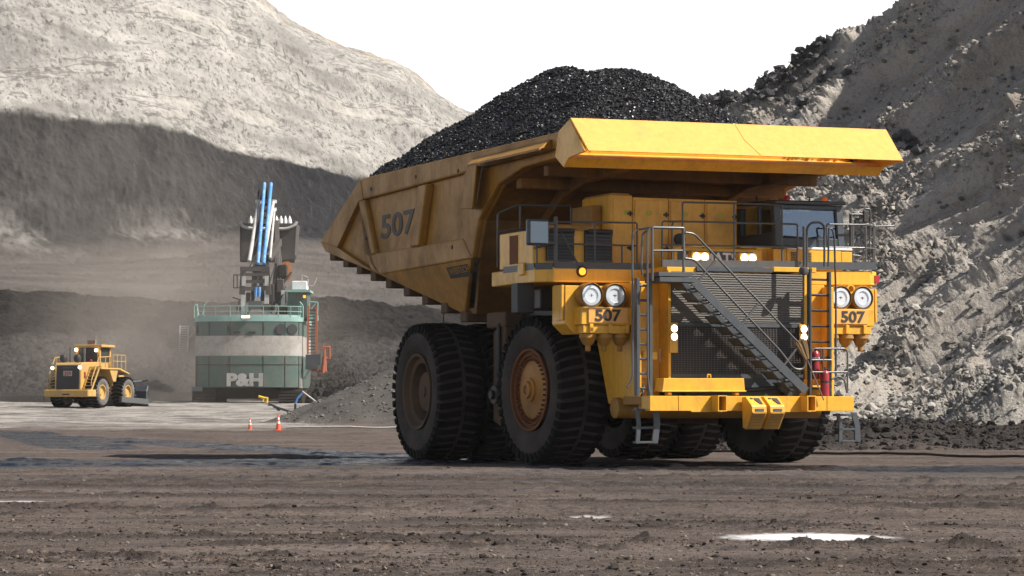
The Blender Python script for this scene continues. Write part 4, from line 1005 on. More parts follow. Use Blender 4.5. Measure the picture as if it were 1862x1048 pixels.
        G = MB(); x0, x1 = sorted((X(-3.83), X(-2.80))); G.box((x0, -3.66, 3.42 + z), (x1, -3.625, 3.79 + z)); G.build('number_plate', 'yellow_pale', hb, .008)
        w_ = .68; xc = X(-3.32) + (.08 if sg < 0 else 0)
        text('fleet_number', '507', 'decal', hb, (xc - w_ / 2, -3.668, 3.46 + z), (1, 0, 0), (0, 0, 1), .29, .006, w_, .025)
        for xa in (-3.72, -3.10):
            c = Vector((X(xa), -3.3, 4.08 + z))
            G = MB(); G.lathe([(.24, .1), (.30, .0), (.30, .30), (.285, .32), (.275, .30), (.26, .27)], c, (0, -1, 0), 36, False); hl = G.build('headlamp', 'yellow_dusty', hb, 0, 30)
            G = MB(); G.lathe([(.278, .275), (.268, .315), (.255, .30)], c, (0, -1, 0), 36, False); G.build('lamp_rim', 'dark', hl, 0, 40)
            G = MB(); G.lathe([(.262, .275), (.24, .295), (.17, .300), (.155, .27), (.10, .20), (.035, .18), (.03, .25), (.004, .26)], c, (0, -1, 0), 36); G.build('lens', 'lens', hl, 0, 35)
            G = MB(); G.box((c.x - .05, c.y - .275, c.z - .012), (c.x + .05, c.y - .262, c.z + .012)); G.box((c.x - .012, c.y - .276, c.z - .04), (c.x + .012, c.y - .263, c.z + .03)); G.build('bulb_shield', 'rust', hl)
        for xa in (-3.74, -3.32, -2.90):
            G = MB(); G.lathe([(.06, 0), (.20, .01), (.21, .10), (.185, .11), (.15, .20), (.10, .27), (.065, .28), (.065, .40), (.05, .42)], (X(xa), -3.42, 3.17 + z), (0, 0, -1), 20); G.build('lower_lamp', 'yellow_dusty', hb, 0, 35)
        if sg < 0:
            G = MB(); c = Vector((3.4, -3.35, 4.36)); G.lathe([(.12, 0), (.12, .22), (.075, .22), (.07, .10), (.01, .10)], c, (0, -1, 0), 18); G.build('horn', 'yellow', hb, 0, 40)
        G = MB(); G.prism([(X(-4.34), -3.24, 4.33 + z), (X(-4.34), -3.24, 3.5 + z), (X(-4.30), -3.24, 3.5 + z), (X(-4.28), -3.24, 4.33 + z)], (0, .5, 0)); G.build('side_flange', 'yellow', hb)
    headlamps(1, 0); headlamps(-1, .06)
    m = MB(); m.box((-4.95, -2.0, 3.70), (-4.5, -1.6, 4.42)); m.build('air_duct', 'dark', T, .02)
    # ---------------------------------------------------------- radiator
    RY = -3.98
    m = MB(); m.box((-1.83, RY + .06, 1.75), (1.83, -2.0, 4.66)); m.build('radiator_core', 'dark', T)
    for x0, x1 in ((-1.9, -1.82), (1.82, 1.93)): m = MB(); m.box((x0, RY - .03, 2.10), (x1, -2.0, 4.70)); m.build('radiator_frame', 'yellow', T, .01)
    m = MB(); m.box((-1.80, RY, 3.46), (1.80, RY + .04, 4.66)); scr = m.build('radiator_screen', 'screen', T)
    m = MB(); m.box((-1.80, RY - .03, 3.36), (1.80, RY + .05, 3.445)); m.build('radiator_crossbar', 'grey', T); m = MB(); m.box((-1.80, RY - .03, 2.11), (1.80, RY + .05, 2.22)); m.build('radiator_crossbar', 'grey', T); m = MB(); m.box((-1.80, RY - .02, 1.70), (1.80, RY + .05, 2.10)); m.build('radiator_skirt', 'grey', T)
    m = MB()
    for i in range(21): m.box((-1.79, RY, 2.24 + i * .053), (1.79, RY + .012, 2.254 + i * .053))
    for i in range(45): m.box((-1.78 + i * .0807, RY - .012, 2.225), (-1.771 + i * .0807, RY - .001, 3.355))
    m.build('grille', 'grille_wire', T)
    m = MB(); m.box((-1.80, RY + .05, 2.2), (1.80, RY + .058, 3.4)); m.build('grille_backing', 'dark', T)
    for x in (-1.77, 1.77):
        m = MB(); m.box((x - .11, RY - .07, 2.72), (x + .11, RY - .032, 3.44)); gp = m.build('lamp_panel', 'yellow', T, .006)
        for zz in (3.30, 3.10):
            zz += .03 if x > 0 else 0
            m = MB(); m.lathe([(.095, 0), (.095, .03)], (x, RY - .07, zz), (0, -1, 0), 20); lo_ = m.build('grille_lamp', 'yellow', gp)
            m = MB(); m.lathe([(.085, .03), (.05, .05), (.01, .055)], (x, RY - .07, zz), (0, -1, 0), 20); m.build('lens', 'lamp_on', lo_)
    # ---------------------------------------------------------- front sign panel with small lamps
    m = MB(); m.box((-1.15, -2.86, 4.86), (1.28, -2.6, 5.32)); sp = m.build('sign_panel', 'yellow', T, .01)
    m = MB(); m.box((-1.06, -2.885, 4.88), (1.02, -2.865, 5.25)); sb = m.build('sign_board', 'cabgrey', sp)
    text('lettering', 'KOMATSU', 'white', sb, (-.90, -2.89, 4.955), (1, 0, 0), (0, 0, 1), .27, .004, 1.72, .03)
    for x0 in (-.80, .52):
        m = MB(); m.box((x0, -3.1, 4.97), (x0 + .5, -2.88, 5.22)); lb = m.build('lamp_housing', 'yellow', sp, .012)
        for dx in (.14, .36):
            m = MB(); m.lathe([(.095, 0), (.09, .03), (.02, .04)], (x0 + dx, -3.1, 5.095), (0, -1, 0), 20); m.build('lens', 'lamp_on', lb, 0, 50)
    # ---------------------------------------------------------- control cabinets behind the walkway
    xs = [-2.22, -1.62, -.62, .40, 1.32]
    for i in range(4):
        z1 = 6.68 if i == 0 else 6.64
        m = MB(); m.box((xs[i] + .008, -1.5, 4.80), (xs[i + 1] - .008, .2, z1)); cb = m.build('cabinet', 'yellow', T, .012)
        m = MB(); m.box((xs[i] + .05, -1.53, 4.9), (xs[i + 1] - .05, -1.503, z1 - .07)); dr = m.build('door', 'yellow', cb, .008)
        m = MB()
        for zz in (5.35, 6.2): m.box((xs[i + 1] - .16, -1.56, zz), (xs[i + 1] - .02, -1.50, zz + .05)); m.box((xs[i + 1] - .1, -1.56, zz - .04), (xs[i + 1] - .06, -1.50, zz + .09))
        m.build('hinge', 'dark', cb)
        m = MB(); m.box((xs[i] + .35, -1.536, 6.2), (xs[i] + .52, -1.531, 6.31)); m.build('sticker', emit('warning_sticker', (0, 0, 0), 0, (.45, .40, .03)), dr)
    m = MB(); m.box((-2.5, -1.0, 4.8), (-2.24, .2, 6.45)); m.box((-2.2, -1.5, 6.66), (-1.7, .1, 6.73)); m.build('cabinet_side', 'yellow_dusty', T, .01)
    m = MB(); m.lathe([(.13, 0), (.15, .05), (.15, .12), (.12, .14)], P(1233, 436, 'y', -1.7), (0, -1, 0), 20); m.build('air_filter', 'dark', T, 0, 40)
    # retarding grid boxes on the right-hand deck
    m = MB(); m.box((-4.70, -2.35, 4.82), (-2.55, -.3, 5.70)); gb = m.build('grid_box', 'yellow', T, .02)
    m = MB(); m.box((-4.712, -1.45, 4.92), (-4.70, -.95, 5.62)); m.build('side_vent', 'rust', gb)
    for x0, x1 in ((-4.36, -3.62), (-3.34, -2.60)):
        m = MB(); m.box((x0, -2.38, 4.95), (x1, -2.352, 5.72)); v = m.build('grid_vent', 'dark', gb)
        m = MB()
        for i in range(9): m.box((x0, -2.40, 4.97 + i * .075), (x1, -2.381, 4.985 + i * .075))
        m.build('louvre', 'rail', v)
        m = MB(); m.box((x0, -2.43, 5.58), (x1, -2.40, 5.62)); m.box((x0, -2.43, 4.95), (x1, -2.40, 4.99)); m.box((x0, -2.425, 4.99), (x0 + .03, -2.402, 5.58)); m.build('vent_frame', 'grey', v); m = MB(); m.tube([(x0 + .05, -2.48, 5.68), (x1 - .05, -2.48, 5.68)], .06, 10); m.build('roller', 'dark', v)
    m = MB(); m.box((-3.95, -1.6, 5.70), (-2.6, -.4, 5.9)); m.build('box_lid', 'yellow_dusty', gb, .02)
    m = MB(); m.box((-4.68, -2.3, 4.79), (-4.5, -.3, 4.83)); m.build('deck_grating', 'dark', T)
    # ---------------------------------------------------------- cab
    cb = MB()
    zt, zb, y0 = 6.50, 5.44, -2.6
    # corner posts, sills and roof: leaves real window openings
    def post(x, yb, yt, s=.10): cb.hexa([(x - s, yb - s, zb), (x + s, yb - s, zb), (x + s, yb + s, zb), (x - s, yb + s, zb)], [(x - s, yt - s, zt), (x + s, yt - s, zt), (x + s, yt + s, zt), (x - s, yt + s, zt)])
    post(1.86, -2.62, -2.5); post(3.64, -2.62, -2.5); post(1.86, -.75, -.75, .12); post(3.64, -.75, -.75); post(1.86, -1.75, -1.72, .06)
    cb.box((1.76, -2.71, 5.36), (3.74, -.65, 5.46)); cb.box((1.95, -2.70, 5.44), (3.55, -2.60, 5.66)); cb.box((1.78, -2.5, 5.44), (1.90, -.8, 5.80)); cb.box((3.60, -2.5, 5.44), (3.72, -.8, 5.80)); cb.box((1.9, -.80, 5.44), (3.6, -.66, 6.5))
    cb.box((1.95, -2.60, 6.39), (3.55, -2.48, 6.50))
    cab = cb.build('cab', 'cabgrey', T, .02)
    m = MB(); m.prism([(1.72, -2.74, 6.50), (3.80, -2.74, 6.52), (3.80, -.6, 6.60), (1.72, -.6, 6.58)], (0, 0, .09)); rf = m.build('roof', 'cabgrey', cab, .03)
    m = MB(); m.prism([(1.95, -2.63, 5.655), (3.55, -2.63, 5.655), (3.55, -2.53, 6.40), (1.95, -2.53, 6.40)], (0, .012, 0)); m.build('windscreen', 'glass', cab)
    for ya, yb in ((-2.52, -1.80), (-1.70, -.86)):
        m = MB(); m.box((1.83, ya, 5.80), (1.842, yb, 6.48)); m.build('side_window', 'glass', cab)
    m = MB(); m.box((3.66, -2.5, 5.80), (3.672, -.85, 6.48)); m.build('side_window', 'glass', cab)
    m = MB(); m.tube([(2.45, -2.70, 5.62), (3.05, -2.66, 5.72)], .012, 6); m.tube([(2.0, -2.68, 5.70), (2.75, -2.68, 5.66), (3.5, -2.67, 5.72)], .014, 6); m.build('wiper', 'dark', cab)
    m = MB(); m.prism([(2.2, -2.5, 5.44), (2.2, -2.5, 5.66), (2.2, -2.1, 5.72), (2.2, -2.0, 5.44)], (1.2, 0, 0)); m.build('dashboard', 'dark', cab, .02)
    m = MB(); m.box((2.55, -1.45, 5.46), (3.1, -1.0, 5.62)); m.box((2.55, -1.1, 5.6), (3.1, -.97, 6.25)); m.build('seat', 'dark', cab, .04)
    for px, mt in ((1435, 'red_lens'), (1503, 'amber_lens')):
        p = P(px, 366, 'y', -2.5); m = MB(); m.lathe([(.07, 0), (.07, .03), (.075, .03), (.07, .10), (.03, .13), (.005, .135)], (p.x, -2.4, 6.61), (0, 0, 1), 18); m.build('beacon', mt, rf, 0, 50)
    m = MB(); m.tube([(2.9, -2.4, 6.6), (2.9, -2.4, 6.70)], .02, 6); m.box((2.83, -2.43, 6.70), (2.97, -2.37, 6.73)); m.tube([(1.95, -1.4, 6.65), (1.98, -1.3, 6.78)], .03, 6); m.build('aerial', 'dark', rf)
    # cab plinth
    m = MB(); m.box((1.62, -2.84, 5.02), (1.98, -2.1, 5.36)); m.box((1.98, -2.86, 4.85), (3.55, -2.1, 5.36)); m.box((3.55, -2.86, 5.06), (3.86, -2.1, 5.33)); pn = m.build('cab_plinth', 'yellow', T, .012)
    m = MB(); m.box((2.0, -2.875, 5.36), (3.86, -2.0, 5.42)); m.build('plinth_top', 'white', pn, .01)
    for x in (2.1, 2.5):
        m = MB()
        for i in range(9): m.box((x, -2.88, 4.93 + i * .042), (x + .18, -2.862, 4.95 + i * .042))
        m.build('louvre', 'decal', pn)
    m = MB(); m.box((1.33, -2.5, 4.86), (2.1, -1.0, 5.45)); m.build('plinth_side', 'yellow', T, .01)
    # ---------------------------------------------------------- bumper
    m = MB()
    for x0, x1 in ((-2.76, -2.02), (-2.01, -1.0), (-.78, 1.28), (1.50, 2.0), (2.01, 2.76)): m.box((x0, -4.76, 1.33), (x1, -4.3, 1.685))
    m.box((-1.0, -4.70, 1.335), (-.78, -4.3, 1.68)); m.box((1.28, -4.70, 1.335), (1.50, -4.3, 1.68))
    bp = m.build('bumper', 'yellow', T, .008)
    for x in (-1.05, 1.36):
        m = MB(); w0, w1, z0, z1 = x - .09, x + .15, 1.32, 1.70
        m.box((w0, -5.10, z0), (w0 + .025, -4.77, z1)); m.box((w1 - .025, -5.10, z0), (w1, -4.77, z1)); m.box((w0 + .025, -5.10, z0), (w1 - .025, -4.77, z0 + .025)); m.box((w0 + .025, -5.10, z1 - .025), (w1 - .025, -4.77, z1))
        m.box((w0 - .55, -4.80, z0 - .012), (w1 + .03, -4.765, z0 + .02)); m.build('tow_socket', 'yellow', bp)
        m = MB(); m.box((w0 + .03, -4.80, z0 + .03), (w1 - .03, -4.77, z1 - .03)); m.build('socket_back', 'rust', bp)
    m = MB(); m.box((-2.76, -4.28, 1.48), (-2.4, -3.3, 1.68)); m.build('bumper_return', 'yellow_dusty', T, .01); m = MB(); m.box((-2.72, -4.29, 1.30), (-2.5, -4.05, 1.478)); m.build('step_bracket', 'yellow_dusty', T, .01); m = MB(); m.box((2.4, -4.28, 1.40), (2.72, -3.3, 1.68)); m.build('bumper_return', 'yellow_dusty', T, .01)
    m = MB()
    a, b, c, d = [P(px, py, 'y', -4.55) for px, py in ((1207,688),(1353,688),(1355,712),(1204,712))]
    m.prism([a, b, c, d], (0, .42, 0)); m.prism([d + Vector((-.02, -.04, -.01)), c + Vector((.02, -.04, -.01)), c + Vector((.02, -.04, .02)), d + Vector((-.02, -.04, .02))], (0, .48, 0))
    for x in (-2.15, -.35): m.box((x, -4.5, 1.70), (x + .1, -4.3, 1.77))
    bx = m.build('battery_box', 'yellow', T, .012)
    m = MB(); m.tube([(-1.0, -4.3, 2.13), (-1.0, -4.3, 2.2), (-.92, -4.3, 2.2), (-.92, -4.3, 2.13)], .02, 6); m.build('lid_handle', 'yellow', bx)
    # ---------------------------------------------------------- stairway across the radiator
    YN, YF = -4.78, -4.16
    st0, st1 = P(1257, 508, 'y', YN), P(1466, 712, 'y', YN)
    m = MB(); m.beam(st0, st1, .04, .21, (0, 0, 1)); stw = m.build('stairway', 'grey', T, .008)
    e = Vector((0, YF - YN, 0))
    m = MB(); m.beam(st0 + e, st1 + e, .03, .18); m.build('stringer', 'grey', stw)
    for k in range(10):
        t = (k + .55) / 10; p = st0.lerp(st1, t); d = (st1 - st0).normalized(); up = d.cross(Vector((0, 1, 0))).normalized()
        if up.z < 0: up = -up
        m = MB(); q = p - up * .10
        m.box((q.x - .22, YN + .02, q.z - .018), (q.x + .10, YF - .01, q.z + .018)); m.build('tread', 'dark', stw)
        m = MB(); m.hexa([(q.x - .20, YN + .02, q.z - .02), (q.x - .20, YF - .02, q.z - .02), (q.x - .185, YF - .02, q.z - .02), (q.x - .185, YN + .02, q.z - .02)],
                         [(q.x - .40, YN + .02, q.z + .17), (q.x - .40, YF - .02, q.z + .17), (q.x - .385, YF - .02, q.z + .17), (q.x - .385, YN + .02, q.z + .17)]); m.build('riser', 'grey', stw)
        m = MB(); m.tube([(q.x - .2, YN + .05, q.z - .02), (q.x - .05, YN + .05, q.z - .09), (q.x + .09, YN + .05, q.z - .06)], .018, 6, .05); m.build('tread_bracket', 'dark', stw)
    m = MB(); m.box((-2.52, -4.82, 4.37), (-1.62, -4.0, 4.48)); m.box((-2.55, -4.82, 4.50), (-1.66, -4.0, 4.60)); m.build('landing', 'grey', T, .006)
    hr = MB()
    L = lambda pts, y: [P(px, py, 'y', y) for px, py in pts]
    hr.tube(L([(1246,423),(1262,425),(1452,624)], YN), .028, 8, .15)
    hr.tube(L([(1246,470),(1262,472),(1420,640),(1444,672),(1462,672),(1466,655)], YN), .028, 8, .12)
    for a in ([(1301,474),(1262,521)], [(1379,552),(1341,600)], [(1449,633),(1417,676)]): hr.tube(L(a, YN), .03, 8)
    hr.build('handrail', 'bright_rail', stw, 0, 60)
    # landing posts
    lr = MB()
    lr.tube(L([(1186,511),(1186,414),(1243,415),(1243,510)], -4.75), .035, 8, .03); lr.tube(L([(1186,456),(1243,456)], -4.75), .026, 8)
    lr.tube(L([(1186,511),(1186,414)], -4.05), .03, 8); lr.tube([P(1186,414,'y',-4.75), P(1186,414,'y',-4.75) + Vector((0,.7,0))], .026, 8)
    lr.build('landing_rail', 'bright_rail', T, 0, 60)
    # ---------------------------------------------------------- ladders
    def ladder(x0, x1, y, z0, z1, n, mat, wd=.05, dp=.14):
        m = MB(); m.box((x0, y, z0), (x0 + wd, y + dp, z1)); m.box((x1 - wd, y, z0), (x1, y + dp, z1)); o = m.build('ladder', mat, T, .006)
        for i in range(n):
            z = z0 + (z1 - z0) * (i + .5) / n; m = MB(); m.tube([(x0 + wd, y + dp / 2, z), (x1 - wd, y + dp / 2, z)], .03, 6); m.build('rung', mat, o, 0, 60)
        return o
    a = P(1158, 500, 'y', -4.5); b = P(1187, 720, 'y', -4.5)
    la = ladder(a.x, b.x, -4.5, 1.69, 4.46, 8, 'grey', .08, .16)
    m = MB()
    m.tube(L([(1181,713),(1178,690),(1177,420),(1186,413),(1200,413)], -4.72), .026, 8, .12)
    m.tube(L([(1140,705),(1150,690),(1150,500),(1150,425),(1158,418)], -4.0), .026, 8, .12)
    m.tube(L([(1176,420),(1168,425),(1166,480),(1168,500)], -4.5), .028, 8, .1)
    m.build('grab_rail', 'bright_rail', la, 0, 60)
    a = P(1472, 500, 'y', -4.4); b = P(1513, 720, 'y', -4.4)
    lb_ = ladder(a.x, b.x, -4.4, 1.69, 4.72, 8, 'rail', .06, .14)
    m = MB()
    m.tube(L([(1473,720),(1473,490),(1462,490),(1462,412)], -4.42), .04, 8)
    m.tube(L([(1467,490),(1467,415),(1475,405),(1492,405),(1499,412),(1499,485)], -3.5), .03, 8, .1)
    m.tube(L([(1520,690),(1520,540),(1517,430),(1513,416),(1507,416),(1506,485)], -4.3), .026, 8, .1)
    m.build('grab_rail', 'rail', lb_, 0, 60)
    m = MB(); p = P(1462, 493, 'y', -4.5); m.lathe([(.01, -.12), (.08, -.10), (.11, 0), (.09, .08), (.01, .1)], p, (.3, -.8, -.2), 18); m.build('spot_lamp', 'bright_rail', T, 0, 40)
    # lower hanging step ladders
    for sg, nm in ((-1, 0), (1, 1)):
        pts = [(1158,742),(1193,742),(1160,807),(1191,807)] if sg < 0 else [(1524,752),(1553,750),(1529,804),(1560,804)]
        m = MB(); A, B, C, D = [P(px, py, 'y', -4.5) for px, py in pts]
        for u, v, tw in ((A, C, .10), (B, D, .16)):
            mid = u.lerp(v, .45) + Vector((.05, 0, 0))
            m.prism([u + Vector((-tw / 2, 0, 0)), u + Vector((tw / 2, 0, 0)), mid + Vector((tw / 2, 0, 0)), v + Vector((tw / 2, 0, 0)), v + Vector((-tw / 2, 0, 0)), mid + Vector((-tw / 2, 0, 0))], (0, .05, 0))
        o = m.build('step_ladder', 'grey', T, .006)
        for t in (.05, .55, .96): a, b = A.lerp(C, t), B.lerp(D, t); m = MB(); m.box((a.x, -4.5, a.z - .03), (b.x, -4.22, a.z + .02)); m.build('step', 'grey', o, .005)
    # ---------------------------------------------------------- deck rails
    def rail(runs, mat='rail', r=.024, name='guard_rail', parent=dk):
        m = MB()
        for pts in runs: m.tube(pts, r, 8, .06)
        return m.build(name, mat, parent, 0, 60)
    YD = -2.85
    D = lambda *pts: [P(px, py, 'y', YD) for px, py in pts]
    z0 = 4.80; e = Vector
    A0, A1, A2, A3 = e((-4.66, -.4, 5.62)), e((-4.66, -2.5, 5.74)), e((-4.30, -2.82, 5.86)), e((-2.15, -2.84, 5.90))
    rail([[e((-4.66, -2.2, 5.72)), A1, A2, A3, e((-2.15, -2.84, z0))], [e((-4.66, -2.2, 5.24)), e((-4.66, -2.5, 5.26)), e((-4.30, -2.82, 5.34)), e((-2.15, -2.84, 5.34))],
          [A2, e((-4.30, -2.82, z0))], [A1 + e((0, 0, .05)), e((-4.66, -2.5, z0))], [e((-3.28, -2.83, 5.88)), e((-3.28, -2.83, z0))], [e((-4.18, -2.85, 5.6)), e((-3.7, -2.85, z0))], [e((-2.55, -2.83, 5.34)), e((-2.55, -2.83, z0))]])
    # taller rail further back on the same side
    rail([[e((-4.6, .05, 4.9)), e((-4.6, .05, 6.25)), e((-4.2, -.2, 6.45)), e((-2.7, -.2, 6.48)), e((-2.7, -.2, 4.9))], [e((-4.6, .05, 5.78)), e((-4.2, -.2, 5.86)), e((-2.7, -.2, 5.88))], [e((-4.1, -.2, 6.45)), e((-4.1, -.2, 5.6))]], r=.028)
    C = lambda px, py: P(px, py, 'y', -3.3)
    rail([[C(1241,480), C(1241,368), C(1335,370), C(1422,373), C(1422,480)], [C(1335,370), C(1335,482)], [C(1204,470), C(1204,403), C(1243,403), C(1450,408), C(1450,482)], [C(1204,446), C(1243,446), C(1450,450)], [C(1225,403), C(1222,410), C(1222,475)]])
    D = lambda px, py, y=-2.84: P(px, py, 'y', y)
    rail([[D(1506,485), D(1503,408), D(1574,409), P(1590,411,'y',-2.5), P(1590,411,'y',-.8), P(1590,411,'y',-.8) + e((0, 0, -1.1))], [D(1506,450), D(1574,451), P(1590,453,'y',-2.5), P(1590,453,'y',-.8)], [D(1574,410), D(1574,485)], [P(1588,412,'y',-2.5), P(1588,485,'y',-2.5)]], 'bright_rail')
    # exhaust stubs, hoses and mirror bracket by the cab's left corner
    rail([[P(1547,390,'y',-1.6), P(1547,485,'y',-1.6)], [P(1550,408,'y',-1.6), P(1550,485,'y',-1.6)]], 'rail', .045, 'mirror_post')
    rail([[P(1548,390,'y',-2), P(1570,390,'y',-2)], [P(1570,395,'y',-2.4), P(1571,380,'y',-2.4), P(1582,380,'y',-2.4), P(1583,392,'y',-2.4), P(1581,440,'y',-2.4), P(1583,465,'y',-2.4), P(1572,475,'y',-2.4), P(1560,484,'y',-2.4)], [P(1550,464,'y',-2), P(1566,466,'y',-2), P(1572,475,'y',-2)], [D(1590,412), D(1625,411)]], 'bright_rail', .022, 'mirror_bracket')
    m = MB(); a = P(1569, 383, 'y', -2.42); b = P(1579, 405, 'y', -2.42); m.box((a.x, -2.46, b.z), (b.x, -2.40, a.z)); m.build('side_mirror', 'dark', dk, .02)
    # big mirror on the right-hand rail
    a, b = P(959, 398, 'y', -3.0), P(999, 447, 'y', -3.0)
    m = MB(); m.box((a.x, -3.02, b.z), (b.x, -2.86, a.z)); mi = m.build('mirror_housing', 'cabgrey', dk, .05, seg=2)
    m = MB(); m.box((a.x + .07, -3.03, b.z + .06), (b.x - .05, -3.022, a.z - .06)); m.build('mirror_glass', 'mirror', mi)
    m = MB(); z1 = a.z - .08; z2 = b.z + .07
    for z in (z1, z2): m.tube([(b.x - .02, -2.9, z), (-4.32, -2.85, z)], .035, 8)
    m.tube([(-4.32, -2.85, 4.8), (-4.32, -2.85, 5.98)], .05, 8); m.build('mirror_arm', 'rail', mi, 0, 60)
    # extinguisher guard hoop on the bumper
    H = lambda px, py: P(px, py, 'y', -4.6)
    rail([[H(1474,700), H(1474,640), H(1480,634), H(1536,634), H(1541,640), H(1541,715)], [H(1474,677), H(1541,677)], [H(1497,634), H(1497,677)], [H(1512,690), H(1526,684), H(1536,692), H(1540,715)], [H(1476,655),H(1512,655)]], 'bright_rail', .024, 'guard_hoop', bp)
    m = MB(); m.box((2.15, -4.28, 1.7), (2.45, -4.0, 2.15)); m.box((1.55, -4.28, 1.7), (2.15, -3.8, 1.95)); m.build('bumper_bracket', 'yellow', bp, .02)
    m = MB(); p = P(1425, 706, 'y', -4.5); m.lathe([(.06, -.09), (.1, -.05), (.11, .03), (.07, .1)], p, (0, -1, .2), 14); m.build('coupling', 'grey', bp, 0, 40)
    # engine and pipes just behind the radiator edge, seen between frames
    m = MB(); m.tube([(-2.3, -3.5, 1.9), (-2.5, -3.9, 1.95), (-2.62, -4.1, 1.75), (-2.7, -3.9, 1.5)], .03, 6, .1); m.tube([(-1.7, -4.1, 1.85), (.2, -4.2, 1.84), (.9, -4.3, 1.9)], .05, 8); m.build('hose', 'dark', T, 0, 60)
    return T
TRUCK = build_truck()

# ---- things carried by the truck
def truck_w(p): p = Vector(p); return Vector((TX + p.x * cT - p.y * sT, TY + p.x * sT + p.y * cT, p.z))
def build_load():
    """coal heaped between the body walls"""
    ys = np.linspace(-3.05, 14.3, 180); xs = np.linspace(-3.9, 3.9, 110)
    X, Y = np.meshgrid(xs, ys); x, y = X.ravel(), Y.ravel()
    ridge = np.interp(y, [-3.3, -1, .6, 1.75, 4.1, 6.4, 7.2, 9.2, 11.2, 12.6, 14.6], [8.05, 9.25, 10.05, 10.36, 10.42, 10.95, 10.9, 10.0, 9.15, 8.4, 7.2])
    edge = np.where(y < 11.4, 7.98, 7.98 - (y - 11.4) * .45)
    a = ridge - .10 * np.abs(x); b = edge + .10 + .80 * (3.9 - np.abs(x))
    c = 9.82 + .36 * y - .45 * x
    h = -np.log(np.exp(-5 * (a - 9)) + np.exp(-5 * (b - 9)) + np.exp(-5 * (c - 9))) / 5 + 9
    h = np.maximum(h, edge - .3)
    rim = np.clip(np.minimum(3.9 - np.abs(x), 14.6 - y) / .25, 0, 1)
    p = np.stack([x, y, h * 0], -1)
    h = h + .20 * fbm(p, (1.3, 1.3, 1), 4) + .05 * fbm(p, (.3, .3, 1), 2)
    h = np.where(rim < 1, np.minimum(h, edge + .06 + .25 * rim), h)
    V = np.stack([x, y, h], -1)
    rg = np.random.RandomState(5); n = 56000
    i = rg.choice(len(x), n * 2); q = V[i] + np.stack([rg.uniform(-.05, .05, n * 2), rg.uniform(-.06, .06, n * 2), rg.uniform(-.02, .03, n * 2)], -1)
    q = q[:n]; s = .038 * (3.4 ** (rg.uniform(size=len(q)) ** 2.2))
    v, f = chunks(q, s, 6, .8, .4)
    tri = grid_quads(len(ys), len(xs)); tri = np.concatenate([tri[:, [0, 1, 2]], tri[:, [0, 2, 3]]])
    V2 = np.concatenate([V, v]); F = np.concatenate([tri, f + len(V)])
    o = np_mesh('coal_heap', V2, F, 'coal', smooth=False)
    o.location = (TX, TY, 0); o.rotation_euler = (0, 0, TH)
    tag(o, 'tall heap of black coal loaded in the truck body', 'coal load', kind='stuff')
build_load()

